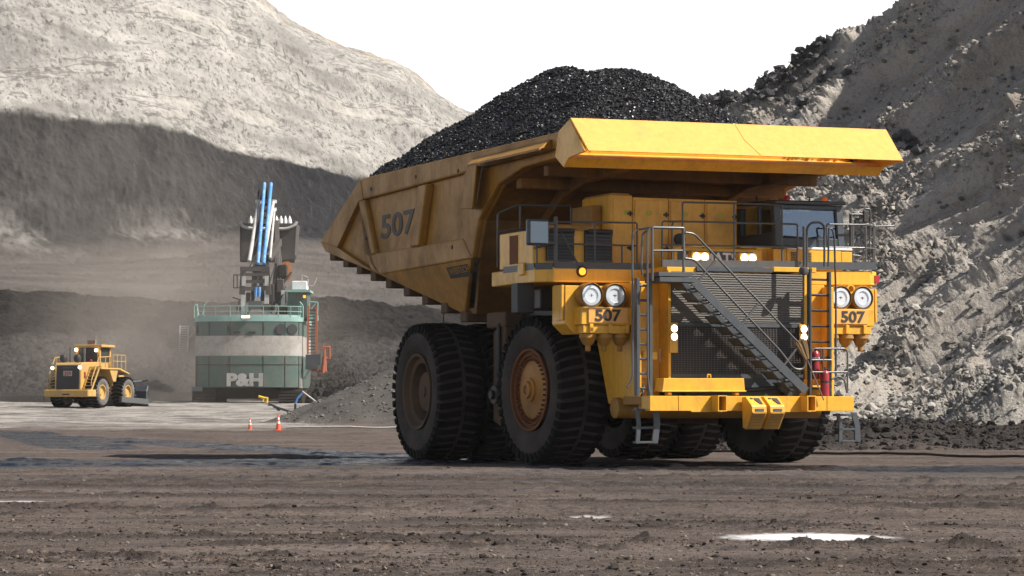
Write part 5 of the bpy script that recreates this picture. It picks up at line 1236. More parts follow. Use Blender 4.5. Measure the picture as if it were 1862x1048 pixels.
def build_truck_extras():
    # two wheel chocks hanging on the bumper
    def chock(px0, lab):
        t = thing('wheel_chock', lab, 'wheel chock', truck_w(P(px0 + 24, 752, 'y', -4.95)), TH + R(4), 'yellow wheel chocks hanging on the bumper')
        m = MB(); w = .42
        # side profile (y,z): hangs from its top edge, ribbed face leaning under
        pr = [(-.02, .40), (-.30, .18), (-.32, .02), (-.04, -.38), (.10, -.34), (.14, .38)]
        m.prism([(-w / 2, y, z) for y, z in pr], (w, 0, 0)); b = m.build('body', 'yellow', t, .01)
        for i in range(11):
            k = i / 11; y = -.32 + .28 * k; z = .02 - .40 * k
            m = MB() if i == 0 else m
            m.box((-w / 2 + .02, y - .018, z - .028), (w / 2 - .02, y + .05, z - .006))
        m.build('ribs', 'yellow_dusty', t)
        m = MB()                               # cut-out on the top face
        f = lambda u, v: Vector((u, -.02 - .28 * v - .012, .40 - .22 * v + .012))
        m.prism([f(-.02, .2), f(.13, .2), f(.13, .85), f(.06, .85), f(-.02, .45)], (0, .01, -.012)); m.prism([f(-.12, .18), f(-.05, .18), f(-.05, .3), f(-.12, .3)], (0, .01, -.012)); m.build('cutout', 'dark', t)
        m = MB(); m.box((-.12, -.328, .05), (.12, -.318, .11)); m.build('name_plate', 'grey', t)
        return t
    chock(1344, 'bright yellow ribbed wheel chock hanging left on the bumper'); chock(1377, 'shaded brownish ribbed wheel chock hanging beside the bright one')
    # extinguishers
    def ext(px, py, r, h, y, lab, band=True):
        p = P(px, py, 'y', y); t = thing('fire_extinguisher', lab, 'fire extinguisher', truck_w(p), TH, 'fire extinguishers on the bumper')
        m = MB(); m.lathe([(.02, 0), (r, .01), (r, h * .82), (r * .8, h * .92), (r * .35, h * .97), (r * .3, h)], (0, 0, 0), (0, 0, 1), 24); m.build('cylinder', 'red', t, 0, 40)
        m = MB()
        if band: m.lathe([(r + .003, h * .62), (r + .003, h * .74)], (0, 0, 0), (0, 0, 1), 24, False); m.build('white_band', 'white', t, 0, 40)
        else: m.lathe([(r + .006, h * .50), (r + .006, h * .57)], (0, 0, 0), (0, 0, 1), 24, False); m.build('strap', 'dark', t, 0, 40)
        m = MB(); m.box((-.025, -.06, h), (.025, .05, h + .05)); m.build('valve', 'dark', t)
        m = MB(); m.tube([(0, -.04, h + .02), (r * 1.2, -.05, h * .95), (r * 1.35, -.05, h * .5)], .014, 6, .08); m.build('hose', 'dark', t, 0, 60)
    ext(1500, 721, .11, .66, -4.55, 'short red fire extinguisher with a dark strap standing in front on the bumper', False)
    ext(1483, 690, .10, .72, -4.35, 'tall red fire extinguisher with a white band behind the guard hoop')
    # broom leaning against the ladder
    a, b = P(1498, 728, 'y', -4.85), P(1466, 650, 'y', -4.80)
    t = thing('broom', 'straw broom propped upside down on the bumper beside the ladder', 'broom', truck_w(a), TH)
    d = b - a; m = MB(); m.tube([(0, 0, 0), d], .016, 8); m.build('handle', 'stone', t, 0, 60)
    k = N('broom_straw'); n = k.noise(40, 3, .7, stretch=(6, 6, .4)); k.color(k.mix(n, (.16, .09, .04), (.42, .28, .14))); k.rough(.9)
    m = MB(); rg = random.Random(3); dn = d.normalized(); s1 = dn.cross(Vector((0, 1, 0))).normalized()
    for i in range(90):
        u = rg.uniform(-1, 1); v = rg.uniform(-1, 1)
        m.tube([d - dn * .05 + s1 * u * .045 + Vector((0, v * .03, 0)), d + dn * .2 + s1 * u * .12 + Vector((0, v * .05, 0)), d + dn * rg.uniform(.36, .46) + s1 * u * .15 + Vector((0, v * .06, 0))], .008, 4)
    m.build('bristles', k.m, t)
    # driver behind the windscreen
    bm = bmesh.new(); sk = bm.verts.layers.skin.verify()
    J = dict(pel=(0,0,0,.15), ch=(0,-.03,.28,.17), up=(0,-.02,.44,.14), nk=(0,-.03,.55,.062), hd=(0,-.05,.66,.095), tp=(0,-.05,.76,.085),
             ls=(.18,-.02,.44,.07), le=(.25,-.18,.22,.05), lw=(.16,-.40,.26,.04), lh=(.13,-.47,.29,.042), rs=(-.18,-.02,.44,.07), re=(-.25,-.18,.22,.05), rw=(-.16,-.40,.26,.04), rh=(-.13,-.47,.29,.042),
             lk=(.14,-.42,.02,.085), la=(.14,-.5,-.36,.06), lf=(.14,-.64,-.40,.045), rk=(-.14,-.42,.02,.085), ra=(-.14,-.5,-.36,.06), rf=(-.14,-.64,-.40,.045))
    vv = {}
    for k2, (x, y, z, r) in J.items():
        v = bm.verts.new((x, y, z)); v[sk].radius = (r, r); vv[k2] = v
    vv['pel'][sk].use_root = True
    for e2 in ('pel ch','ch up','up nk','nk hd','hd tp','up ls','ls le','le lw','lw lh','up rs','rs re','re rw','rw rh','pel lk','lk la','la lf','pel rk','rk ra','ra rf'):
        a2, b2 = e2.split(); bm.edges.new((vv[a2], vv[b2]))
    me = bpy.data.meshes.new('person'); bm.to_mesh(me); bm.free()
    kk = N('driver_clothes'); sx = kk.n('ShaderNodeSeparateXYZ'); kk.l(kk.co, sx.inputs[0])
    kk.color(kk.mix(kk.ramp(sx.outputs['Z'], .565, .58), kk.mix(kk.ramp(sx.outputs['Z'], .03, .05), (.05, .06, .10), (.70, .70, .68)), (.40, .24, .17))); kk.rough(.8); me.materials.append(kk.m)
    o = bpy.data.objects.new('person', me); COL.objects.link(o); o.location = truck_w((2.82, -1.30, 5.70)); o.rotation_euler = (0, 0, TH)
    o.modifiers.new('skin', 'SKIN'); ss = o.modifiers.new('sub', 'SUBSURF'); ss.levels = 2; ss.render_levels = 2
    tag(o, 'driver in a white shirt seated behind the cab windscreen', 'person')
    m = MB(); m.lathe([(.115, -.02), (.118, .03), (.10, .08), (.05, .11), (.005, .115)], (0, -.05, .70), (0, 0, 1), 20); m.box((-.07, -.23, .70), (.07, -.10, .715)); m.build('hard_hat', 'white', o, 0, 40)
build_truck_extras()

# ================================================================== POWER SHOVEL, WHEEL DOZER, SMALL THINGS IN THE PIT
M['teal'] = paint('teal_green_paint', (0.045, 0.105, 0.088), (0.15, 0.13, 0.108), amt=0.7, rough=0.5)
M['teal_light'] = paint('pale_teal_paint', (0.26, 0.42, 0.38), (0.22, 0.2, 0.17), amt=0.3, rough=0.5)
M['band'] = paint('stained_white_band', (0.42, 0.405, 0.37), (0.22, 0.185, 0.15), amt=0.75, rough=0.6)
M['letter'] = paint('chalky_white_lettering', (0.42, 0.41, 0.385), (0.16, 0.17, 0.15), amt=0.5, rough=0.7)
M['blue'] = paint('blue_rope', (0.07, 0.27, 0.62), (0.45, 0.5, 0.55), amt=0.5, rough=0.6, streak=False)
M['bone'] = paint('weathered_white_steel', (0.50, 0.48, 0.45), (0.23, 0.19, 0.16), amt=0.5, rough=0.6)
M['crawler'] = paint('muddy_crawler_steel', (0.040, 0.035, 0.031), (0.06, 0.052, 0.045), amt=0.6, rough=0.8)
M['dipper'] = paint('worn_dipper_steel', (0.065, 0.055, 0.05), (0.11, 0.085, 0.07), amt=0.4, rough=0.6)
M['toothsteel'] = paint('polished_tooth_steel', (0.75, 0.74, 0.72), (0.4, 0.36, 0.32), amt=0.15, rough=0.4)

def build_shovel():
    d0 = 258.0
    base = W(452, 735, d0); gzz = base[2]
    T = thing('mining_shovel', 'teal electric mining shovel with a white band, boom raised, seen from behind', 'mining shovel', tuple(base))
    o = np.array(base)
    Q = lambda px, py, d=d0: Vector(W(px, py, d) - o)
    zt = lambda py, d=d0: 1.3 + (750 - py) / FPX * d - gzz
    hw = 5.2
    def plan(k=1.0, n=20):            # curved counterweight outline, bulging to the camera
        return [(-hw * k * math.cos(math.pi * i / n), -(2.3 * math.sin(math.pi * i / n) ** .75) * k) for i in range(n + 1)]
    def band(m, z0, z1, k=1.0, back=11.0):
        pl_ = plan(k); pts = [Vector((x, y, z0)) for x, y in pl_] + [Vector((hw * k, back, z0)), Vector((-hw * k, back, z0))]
        m.prism(pts, (0, 0, z1 - z0))
    m = MB(); band(m, zt(705), zt(648)); lo = m.build('counterweight', 'teal', T, 0, 30)
    m = MB(); band(m, zt(648), zt(612), 1.002); m.build('white_band', 'band', T, 0, 30)
    m = MB(); band(m, zt(612), zt(586)); up = m.build('machinery_house', 'teal', T, 0, 30)
    m = MB(); band(m, zt(586), zt(578), 1.015); band(m, zt(578), zt(574), .96); m.build('house_roof', 'teal_light', T, 0, 30)
    text('lettering', 'P&H', 'letter', lo, Vector((Q(417, 704).x, -2.42, zt(703.5))), (1, 0, 0), (0, 0, 1), zt(680) - zt(704), .06, 3.5, .055)
    for px in (368, 388, 412, 492, 514, 534):
        x = Q(px, 600).x; i = min(range(21), key=lambda k: abs(plan()[k][0] - x)); y = plan()[i][1]
        m = MB(); m.lathe([(.52, .02), (.5, -.12), (.1, -.05)], (x, y + .03, zt(600)), (x * .12, -1, 0), 18); m.build('round_vent', 'dark', up, 0, 40)
    for nm, host, z0, z1 in (('panel_seam', lo, zt(704), zt(649)), ('panel_seam', up, zt(611), zt(587))):
        m = MB()
        for i in (2, 5, 8, 12, 15, 18): x, y = plan()[i]; m.box((x - .035, y - .03, z0), (x + .035, y + .12, z1))
        m.build(nm, 'crawler', host)
    m = MB(); m.tube([(x, y - .01, zt(664)) for x, y in plan()], .035, 5); m.build('panel_seam', 'crawler', lo)
    m = MB()
    for px in (436, 462): q_ = Q(px, 606); m.box((q_.x - .35, -2.40, q_.z - .08), (q_.x + .35, -2.28, q_.z + .08))
    m.build('hatch_slot', 'dark', up)
    p = Q(452, 579); m = MB(); m.box((p.x - .42, -2.75, zt(580.5)), (p.x + .42, -2.42, zt(576))); lp = m.build('rear_lamp', 'grey', T)
    m = MB(); m.box((p.x - .38, -2.78, zt(580)), (p.x + .38, -2.752, zt(576.4))); m.build('lens', 'lamp_on', lp)
    # crawlers and lower frame
    for sx in (-1, 1):
        m = MB(); x0, x1 = sx * 3.1, sx * 5.3; x0, x1 = min(x0, x1), max(x0, x1)
        m.prism([(x0, -1.6, .55), (x0, -1.0, .05), (x0, 8.5, .05), (x0, 9.3, .6), (x0, 8.6, 1.45), (x0, -.9, 1.45)], (x1 - x0, 0, 0)); cr = m.build('crawler_track', 'crawler', T, .05)
        m = MB()
        for k in range(14): m.box((x0 - .05, -.9 + k * .7, 1.44), (x1 + .05, -.4 + k * .7, 1.54)); m.box((x0 - .05, -.9 + k * .7, -.02), (x1 + .05, -.4 + k * .7, .06))
        for k in range(4): m.box((x0 - .05, -1.72 + .06 * k, .2 + .28 * k), (x1 + .05, -1.45 + .06 * k, .4 + .28 * k))
        m.build('track_shoes', 'crawler', cr)
    m = MB(); m.box((-3.1, .5, .55), (3.1, 7, 1.4)); m.lathe([(4.2, 1.4), (4.2, zt(705))], (0, 4, 0), (0, 0, 1), 32); m.build('lower_frame', 'crawler', T)
    # rails round the roof
    m = MB(); pl_ = plan(1.0)
    for zz in (.55, 1.05): m.tube([(x, y + .1, zt(578) + zz) for x, y in pl_], .035, 5)
    for x, y in pl_[::2]: m.tube([(x, y + .1, zt(580)), (x, y + .1, zt(578) + 1.05)], .035, 5)
    m.build('roof_rail', 'teal_light', T, 0, 60)
    m = MB(); m.tube([Q(353, 592), Q(353, 556), Q(358, 553), Q(362, 582)], .06, 6, .2); m.tube([Q(367, 580), Q(372, 553), Q(379, 548)], .06, 6, .2); m.tube([Q(551, 585), Q(551, 556), Q(545, 549)], .06, 6, .2); m.tube([Q(546, 585), Q(547, 552)], .05, 6); m.build('side_rail', 'teal_light', T, 0, 60)
    # gantry
    gy = 1.5
    def leg(a, b, w, mat, name='gantry_leg', dd=0): m = MB(); m.beam(Q(*a) + Vector((0, gy + dd, 0)), Q(*b) + Vector((0, gy + dd, 0)), w, w); return m.build(name, mat, T)
    leg((440, 572), (440, 535), .42, 'bone'); leg((482, 572), (482, 525), .38, 'bone'); leg((437, 535), (440, 484), .5, 'dipper'); leg((486, 535), (483, 484), .5, 'dipper')
    leg((452, 545), (462, 484), .4, 'dark', 'gantry_brace', 2); leg((472, 545), (466, 484), .4, 'dark', 'gantry_brace', 2)
    for py, hh in ((488, .45), (498, .3), (511, .3), (524, .35)):
        m = MB(); a, b = Q(434, py), Q(488, py); m.box((a.x, gy - .3, a.z - hh / 2), (b.x, gy + .3, a.z + hh / 2)); m.build('gantry_beam', 'dipper', T)
    for px in (441, 483):
        m = MB(); a, b = Q(px - 3.5, 519), Q(px + 3.5, 501); m.box((a.x, gy - .42, a.z), (b.x, gy - .32, b.z)); m.build('gantry_plate', 'bone', T)
    m = MB(); a, b = Q(450, 561), Q(474, 547); m.box((a.x, gy - .6, a.z), (b.x, gy + .4, b.z)); m.build('winch_housing', 'grey', T)
    m = MB(); a, b = Q(421, 523), Q(433, 498); m.box((a.x, gy, a.z), (b.x, gy + .1, a.z + .08)); m.box((a.x, gy, b.z - .08), (b.x, gy + .1, b.z)); m.box((a.x, gy, a.z), (a.x + .08, gy + .1, b.z)); m.box((a.x + .35, gy, a.z), (a.x + .43, gy + .1, b.z)); m.build('side_platform', 'dark', T)
    # machinery crowded round the foot of the boom
    for (xa, ya, xb, yb, dep, mt) in ((443, 548, 452, 530, 2.2, 'dipper'), (486, 552, 495, 515, 2.0, 'dark'), (476, 566, 490, 552, 1.0, 'crawler'), (498, 530, 512, 505, 2.6, 'dipper'), (426, 566, 438, 556, 1.8, 'grey'), (505, 570, 519, 557, 1.0, 'crawler'), (455, 530, 470, 520, 2.5, 'dark'), (500, 500, 516, 478, 3.4, 'crawler')):
        m = MB(); a, b = Q(xa, ya), Q(xb, yb); m.box((a.x, dep, a.z), (b.x, dep + 1.4, b.z)); m.build('drive_housing', mt, T, .08)
    m = MB()
    for px0, py0, px1, py1 in ((430, 572, 432, 545), (436, 545, 420, 540), (492, 570, 494, 548), (500, 572, 512, 540), (488, 516, 497, 482), (441, 500, 456, 476), (508, 545, 517, 520), (447, 572, 460, 548)): m.tube([Q(px0, py0) + Vector((0, 1.0, 0)), Q(px1, py1) + Vector((0, 1.6, 0))], .07, 5)
    m.build('pipe_run', 'dark', T, 0, 60)
    # boom leaning away, suspension ropes and struts
    m = MB(); a0, a1 = Q(472, 545, d0 + 4), Q(482, 345, d0 + 17)
    for s0, s1 in ((-.75, -.42), (.75, .42)): m.beam(a0 + Vector((s0, 0, 0)), a1 + Vector((s1, 0, 0)), .3, .9)
    for t in np.linspace(.05, .98, 16): p = a0.lerp(a1, t); m.box((p.x - .6, p.y - .3, p.z - .08), (p.x + .6, p.y + .3, p.z + .08))
    bo = m.build('boom', 'dark', T)
    m = MB()
    for dx in (-.35, .55): m.lathe([(.9, -.12), (.78, 0), (.9, .12)], Q(478, 357, d0 + 17) + Vector((dx, 0, 0)), (1, 0, 0), 24)
    m.build('boom_sheave', 'dark', bo, 0, 40)
    for a, b in (((469, 480), (481, 334)), ((479.5, 480), (493, 334))):
        m = MB(); m.tube([Q(*a, d0 + 1.5), Q(*b, d0 + 16)], .17, 8); m.build('boom_rope', 'blue', T, 0, 60)
    for px in (465, 471): m = MB(); m.tube([Q(px, 540, d0 + 1.2), Q(px + 1, 522, d0 + 1.2)], .15, 8); m.build('hoist_rope', 'blue', T, 0, 60)
    for a, b, w in (((453, 476), (471, 366), .20), ((478, 476), (497, 366), .20), ((491, 470), (499, 380), .13)):
        m = MB(); m.tube([Q(*a, d0 + 2.5), Q(*b, d0 + 14)], w, 8); m.tube([Q(b[0], b[1] + 4, d0 + 14) , Q(b[0], b[1] - 2, d0 + 14)], w * 1.8, 8); m.build('suspension_strut', 'bone', T, 0, 60)
    # dipper raised behind the boom
    dd = d0 + 18
    D = lambda px, py, y=0: Q(px, py, dd) + Vector((0, y, 0))
    m = MB()
    a, b = D(436, 477), D(536, 478); tl, tr = D(436, 406), D(540, 406)
    m.prism([a, b, tr, tl, ], (0, .3, 0)); m.prism([a, tl, tl + Vector((0, 4, 0)), a + Vector((0, 3, .6))], (.3, 0, 0)); m.prism([b, tr, tr + Vector((0, 4, 0)), b + Vector((0, 3, .6))], (-.3, 0, 0)); m.prism([a, b, b + Vector((0, 3, .6)), a + Vector((0, 3, .6))], (0, 0, .3))
    dp = m.build('dipper', 'dipper', T, .12, seg=2)
    m = MB(); m.tube([D(437, 404, -.05), D(441, 412, -.1), D(455, 416, -.15), D(522, 417, -.15), D(535, 411, -.1), D(540, 403, -.05)], .17, 8, .5); m.build('dipper_lip', 'bone', dp, 0, 60)
    m = MB(); m.beam(D(512, 470, -.1), D(538, 468, -.1), .3, .4); m.build('wear_bar', 'dipper', dp)
    for px in (455, 462.5, 502, 510, 518, 526):
        m = MB(); c = D(px, 410, .5); m.lathe([(.20, -.1), (.24, .35), (.17, .7), (.03, 1.05)], c, (0, .1, 1), 10); m.build('tooth', 'toothsteel', dp, 0, 40)
    m = MB(); m.beam(Q(505, 520, d0 + 6), D(503, 405), .5, .6); m.beam(Q(514, 515, d0 + 6), D(506, 440), .3, .4); m.build('dipper_handle', 'dipper', T, .05)
    m = MB(); m.lathe([(.95, -.2), (.95, .2), (.2, .22)], Q(521, 493, d0 + 6), (1, -.3, 0), 20); m.build('crowd_sheave', 'rust', T, 0, 40)
    m = MB(); m.beam(Q(495, 565, d0 + 3), Q(503, 480, d0 + 4), .35, .35); m.beam(Q(508, 560, d0 + 3), Q(505, 470, d0 + 4), .25, .25); m.beam(Q(512, 520, d0 + 3), Q(530, 495, d0 + 3), .2, .2); m.beam(Q(488, 470, d0 + 5), Q(508, 440, d0 + 10), .5, .7); m.build('crowd_frame', 'dipper', T)
    m = MB(); a, b = Q(494, 552, d0 + 3), Q(519, 527, d0 + 3); m.box((a.x, a.y, a.z), (b.x, b.y + 1.5, b.z)); m.build('crowd_machinery', 'dark', T, .1)
    m = MB(); a, b = Q(509, 556), Q(517, 527); m.box((a.x, 1.2, a.z), (b.x, 1.5, b.z)); m.build('switch_panel', 'bone', T)
    # operator's cab on the right
    m = MB(); a, b = Q(521, 582), Q(558, 530); m.box((a.x, .8, a.z), (b.x, 4.5, b.z)); cb = m.build('operator_cab', 'teal', T, .05)
    m = MB(); a, b = Q(520, 531), Q(563, 527); m.box((a.x, .5, a.z), (b.x, 4.8, b.z)); m.build('cab_roof', 'teal_light', cb)
    m = MB(); a, b = Q(529, 526), Q(556, 510); m.box((a.x, 1.2, a.z), (b.x, 3.5, b.z)); m.build('air_conditioner', 'white', cb, .06)
    m = MB(); m.tube([Q(558, 530), Q(571, 518), Q(576, 505)], .06, 6, .1); m.tube([Q(571, 520), Q(560, 520), Q(560, 508)], .06, 6); m.tube([Q(549, 512), Q(549, 500), Q(560, 505)], .05, 6); m.build('roof_rail', 'bone', cb, 0, 60)
    p = Q(552.5, 539); m = MB(); m.box((p.x - .13, .70, p.z - .13), (p.x + .13, .82, p.z + .13)); m.build('cab_lamp', 'amber_on', cb)
    # stairs right
    m = MB(); a, b = Q(559, 644), Q(559, 560)
    for px in (559.5, 575): m.beam(Q(px, 644), Q(px + 1, 556), .13, .2)
    st = m.build('boarding_stair', 'orange', T)
    m = MB()
    for k in range(14): p, q = Q(560, 642 - k * 6), Q(575, 642 - k * 6); m.box((p.x, .0, p.z - .04), (q.x, .5, p.z + .04))
    m.build('treads', 'grey', st)
    m = MB(); a, b = Q(559, 583), Q(577, 573); m.box((a.x, 0, a.z), (b.x, 1.5, b.z)); m.build('stair_landing', 'teal_light', st)
    m = MB(); m.tube([Q(560, 572), Q(562, 549), Q(578, 550), Q(577, 573)], .06, 6, .1); m.tube([Q(566, 562), Q(574, 552)], .08, 6); m.build('landing_rail', 'teal_light', st, 0, 60)
    m = MB(); a, b = Q(556, 663), Q(583, 645); m.box((a.x, -.3, a.z), (b.x, 1.2, b.z)); m.box((a.x, -.5, a.z - .5), (a.x + 1.2, 1, a.z)); m.build('lower_platform', 'grey', T)
    m = MB(); m.tube([Q(590, 658), Q(590, 632), Q(599, 631), Q(599, 652), Q(588, 652)], .10, 6, .05); m.tube([Q(587, 678), Q(590, 650)], .20, 6); m.tube([Q(560, 672), Q(584, 676), Q(590, 674)], .09, 6); m.tube([Q(584, 640), Q(589, 624)], .06, 6); m.tube([Q(592, 676), Q(592, 648)], .10, 6); m.build('folding_ladder', 'orange', T, 0, 60)
    # white boarding ladder on the left
    m = MB()
    for px in (326, 341): m.beam(Q(px, 640), Q(px + 1.5, 592), .09, .14)
    ld = m.build('boarding_ladder', 'bone', T)
    m = MB()
    for k in range(12): p, q = Q(327, 638 - k * 4), Q(342, 638 - k * 4); m.box((p.x, 0, p.z - .03), (q.x, .12, p.z + .03))
    m.build('rungs', 'bone', ld)
    m = MB(); m.tube([Q(342, 618), Q(356, 598)], .05, 6); m.build('ladder_stay', 'bone', ld)
    m = MB(); p = Q(362, 706); m.box((p.x - .5, -1.9, p.z - .3), (p.x + .5, -1.5, p.z + .1)); m.build('bottom_step', 'grey', T)
    m = MB()
    p = Q(547, 700); m.box((p.x - .1, -.8, p.z - 1.2), (p.x + .15, 0, p.z + .6)); m.tube([Q(553, 690), Q(563, 672), Q(555, 668)], .12, 6); m.build('cable_guide', 'bone', T)
build_shovel()

def build_dozer():
    d0 = 217.0; base = W(167, 742, d0)
    T = thing('wheel_dozer', 'dusty yellow wheel dozer number 259 seen from behind with its blade beyond', 'wheel dozer', tuple(base), R(-19)); T.scale = (.93, .93, .93)
    YM = 'yellow_dozer'
    if YM not in M: M[YM] = paint('dozer_yellow', (0.52, 0.31, 0.07), (0.28, 0.21, 0.13), amt=0.65, rough=0.5)
    m = MB(); m.prism([(-2.15, -4.75, .95), (2.15, -4.75, .95), (2.35, -4.2, .95), (2.35, -3.6, .95), (-2.35, -3.6, .95), (-2.35, -4.2, .95)], (0, 0, .62)); m.build('counterweight', YM, T, .06)
    m = MB(); m.box((-.35, -4.77, 1.1), (.35, -4.745, 1.22)); m.build('hitch_slot', 'dark', T)
    m = MB(); m.prism([(-1.28, -4.45, 1.57), (-1.28, -4.35, 3.75), (-1.28, -4.1, 3.9), (-1.28, -.6, 4.05), (-1.28, -.6, 1.57)], (2.56, 0, 0)); hd = m.build('engine_hood', YM, T, .06)
    m = MB(); m.prism([(-1.10, -4.48, 1.62), (1.10, -4.48, 1.62), (1.10, -4.40, 3.68), (-1.10, -4.40, 3.68)], (0, .06, 0)); gr = m.build('grille', 'dark', hd)
    m = MB()
    for k in range(22): m.box((-1.08, -4.49 + .0035 * k, 1.68 + k * .085), (1.08, -4.47 + .0035 * k, 1.70 + k * .085))
    m.build('grille_bars', 'decal', gr)
    m = MB(); m.box((-.42, -4.455, 2.75), (.42, -4.435, 3.2)); pt = m.build('number_plate', 'band', gr)
    text('lettering', '259', 'red', pt, (-.34, -4.458, 2.80), (1, 0, 0), (0, 0, 1), .34, .006, .68, .03)
    m = MB(); m.box((-.55, -4.435, 3.42), (.55, -4.42, 3.52)); m.build('badge_strip', 'grey', gr)
    # steps and platforms both sides
    for sx in (-1, 1):
        m = MB(); x0, x1 = (1.35, 2.15) if sx > 0 else (-2.15, -1.35)
        for x in (x0, x1): m.beam((x, -4.15, 1.5), (x, -2.75, 3.45), .07, .16)
        sr = m.build('step_frame', YM, T)
        m = MB()
        for k in range(7): t = (k + .5) / 7; m.box((x0, -4.25 + 1.4 * t, 1.5 + 1.95 * t - .03), (x1, -3.95 + 1.4 * t, 1.5 + 1.95 * t + .03))
        m.build('treads', YM, sr)
        m = MB()
        for x in ((x1,) if sx > 0 else (x0,)): m.tube([(x, -4.2, 1.9), (x, -4.15, 2.4), (x, -2.8, 4.4), (x, -.6, 4.5), (x, -.6, 3.5)], .045, 6, .1); m.tube([(x, -2.8, 3.9), (x, -.6, 3.95)], .035, 6); m.tube([(x, -2.6, 4.4), (x, -2.6, 3.5)], .04, 6); m.tube([(x, -1.6, 4.45), (x, -1.6, 3.5)], .04, 6)
        m.build('handrail', YM, sr, 0, 60)
        m = MB(); a, b = (1.28, 2.35) if sx > 0 else (-2.35, -1.28); m.box((a, -2.75, 3.35), (b, .9, 3.5)); m.prism([(a, .9, 3.5), (a, 2.6, 3.1), (a, 2.6, 2.95), (a, .9, 3.3)], (b - a, 0, 0)); m.prism([(a, -1.0, 3.35), (a, .6, 3.35), (a, .2, 2.3), (a, -.3, 2.3)], (b - a - .1, 0, 0)); m.build('platform', YM, T, .03)
    # rails on the far platform edge
    m = MB()
    for z in (4.1, 4.65): m.tube([(2.3, -.5, z), (2.3, 1.9, z), (1.5, 2.1, z)], .04, 6, .1)
    for y in (-.5, .3, 1.1, 1.9): m.tube([(2.3, y, 3.4), (2.3, y, 4.65)], .04, 6)
    for z in (4.1, 4.6): m.tube([(-2.3, -.5, z), (-2.3, -2.6, z), (-1.2, -2.8, z)], .035, 6, .1)
    m.build('platform_rail', YM, T, 0, 60)
    # cab
    m = MB(); c0, c1, y0, y1 = -.95, 1.15, -.9, 1.0
    for x in (c0, c1):
        for y in (y0, y1): m.box((x - .13, y - .13, 3.5), (x + .13, y + .13, 5.3))
    m.box((c0, y0 + .1, 3.5), (c1, y1 - .1, 4.0)); cb = m.build('cab', YM, T, .03)
    m = MB(); m.box((c0 - .25, y0 - .35, 5.3), (c1 + .45, y1 + .3, 5.55)); m.build('cab_roof', YM, cb, .05)
    m = MB(); m.box((c0 + .13, y0 - .04, 4.0), (c1 - .13, y0 - .02, 5.3)); m.box((c1 + .02, y0 + .13, 4.0), (c1 + .04, y1 - .13, 5.3)); m.build('window', 'dark', cb)
    m = MB(); m.box((-.1, -.8, 5.56), (.75, -.7, 5.98)); sg = m.build('roof_sign', 'band', cb); text('lettering', '259', 'red', sg, (-.04, -.806, 5.60), (1, 0, 0), (0, 0, 1), .32, .006, .72, .03)
    for x, z, mt in ((-.95, 5.1, 'lamp_on'), (1.0, 5.05, 'lamp_on'), (-1.45, 3.45, 'lamp_on'), (1.22, 3.5, 'lamp_on')):
        y = -1.06 if z > 5 else -4.5
        m = MB(); m.lathe([(.14, 0), (.14, .08), (.02, .1)], (x, y - (.1 if z > 5 else 0), z), (0, -1, 0), 14); m.build('work_lamp', mt, T, 0, 50)
    for x in (-.75, .62):
        m = MB(); m.lathe([(.1, 0), (.1, 1.3)], (x, -2.6, 4.0), (0, 0, 1), 12); m.build('exhaust_pipe', 'bright_rail', T, 0, 40)
        m = MB(); m.lathe([(.02, -.36), (.25, -.3), (.36, 0), (.25, .3), (.02, .36)], (x - .35, -3.2, 4.3), (0, 0, 1), 18); m.build('air_cleaner', 'dark', T, 0, 50)
    m = MB(); m.lathe([(.13, 0), (.13, .6), (.04, .7)], (1.05, -2.2, 3.55), (0, 0, 1), 14); m.build('extinguisher', 'red', T, 0, 40)
    m = MB(); m.box((1.29, -3.9, 2.6), (1.35, -3.65, 3.1)); m.build('side_latch', 'red', T)
    # frame, wheels
    m = MB(); m.box((-1.0, -3.8, 1.0), (1.0, 3.6, 1.9)); m.box((-1.3, 1.4, 1.2), (1.3, 3.6, 2.9)); m.build('frame', YM, T, .05)
    if True:
        first = None
        for x, y in ((1.75, -2.2), (-1.75, -2.2), (1.75, 2.6), (-1.75, 2.6)):
            if first is None:
                wr = bpy.data.objects.new('wheel', None); COL.objects.link(wr); wr.parent = T; wr.location = (x, y, 1.38); first = wr
                m = MB(); h = .52
                m.lathe([(.62, -h * .8), (.75, -h), (1.1, -h), (1.28, -h * .85), (1.30, 0), (1.28, h * .85), (1.1, h), (.75, h), (.62, h * .8)], (0, 0, 0), (1, 0, 0), 40, False); ty = m.build('tyre', M.setdefault('rubber_pale', paint('dusty_tyre_rubber', (.05, .048, .046), (.24, .22, .2), amt=.8, rough=.9, streak=False)), wr, 0, 40)
                m = MB()
                for k in range(24):
                    a = 2 * math.pi * k / 24; a1 = a + .15
                    for s_ in (-1, 1):
                        p = lambda x_, an, r: (x_ * s_, r * math.sin(an), r * math.cos(an))
                        m.hexa([p(.02, a + .1, 1.2), p(.02, a1 + .1, 1.2), p(h * 1.01, a1, 1.15), p(h * 1.01, a, 1.15)], [p(.02, a + .1, 1.39), p(.02, a1 + .1, 1.39), p(h * 1.01, a1, 1.36), p(h * 1.01, a, 1.36)])
                m.build('tread', 'tread', ty)
                m = MB(); m.lathe([(.64, -.3), (.66, .46), (.58, .46), (.55, .3), (.3, .22), (.28, .34), (.02, .36)], (0, 0, 0), (1, 0, 0), 28); m.build('rim', YM, wr, 0, 35)
            else:
                c = copy_tree(first, T); c.location = (x, y, 1.38)
                if x < 0: c.rotation_euler = (0, 0, math.pi)
    # blade and push arms
    m = MB(); m.prism([(-2.7, 5.6, .15), (-2.7, 5.2, .9), (-2.7, 5.25, 1.5), (-2.7, 5.55, 2.0), (-2.7, 5.65, 2.0), (-2.7, 5.4, 1.5), (-2.7, 5.38, .9), (-2.7, 5.75, .15)], (5.4, 0, 0)); m.build('blade', 'grey', T, .03)
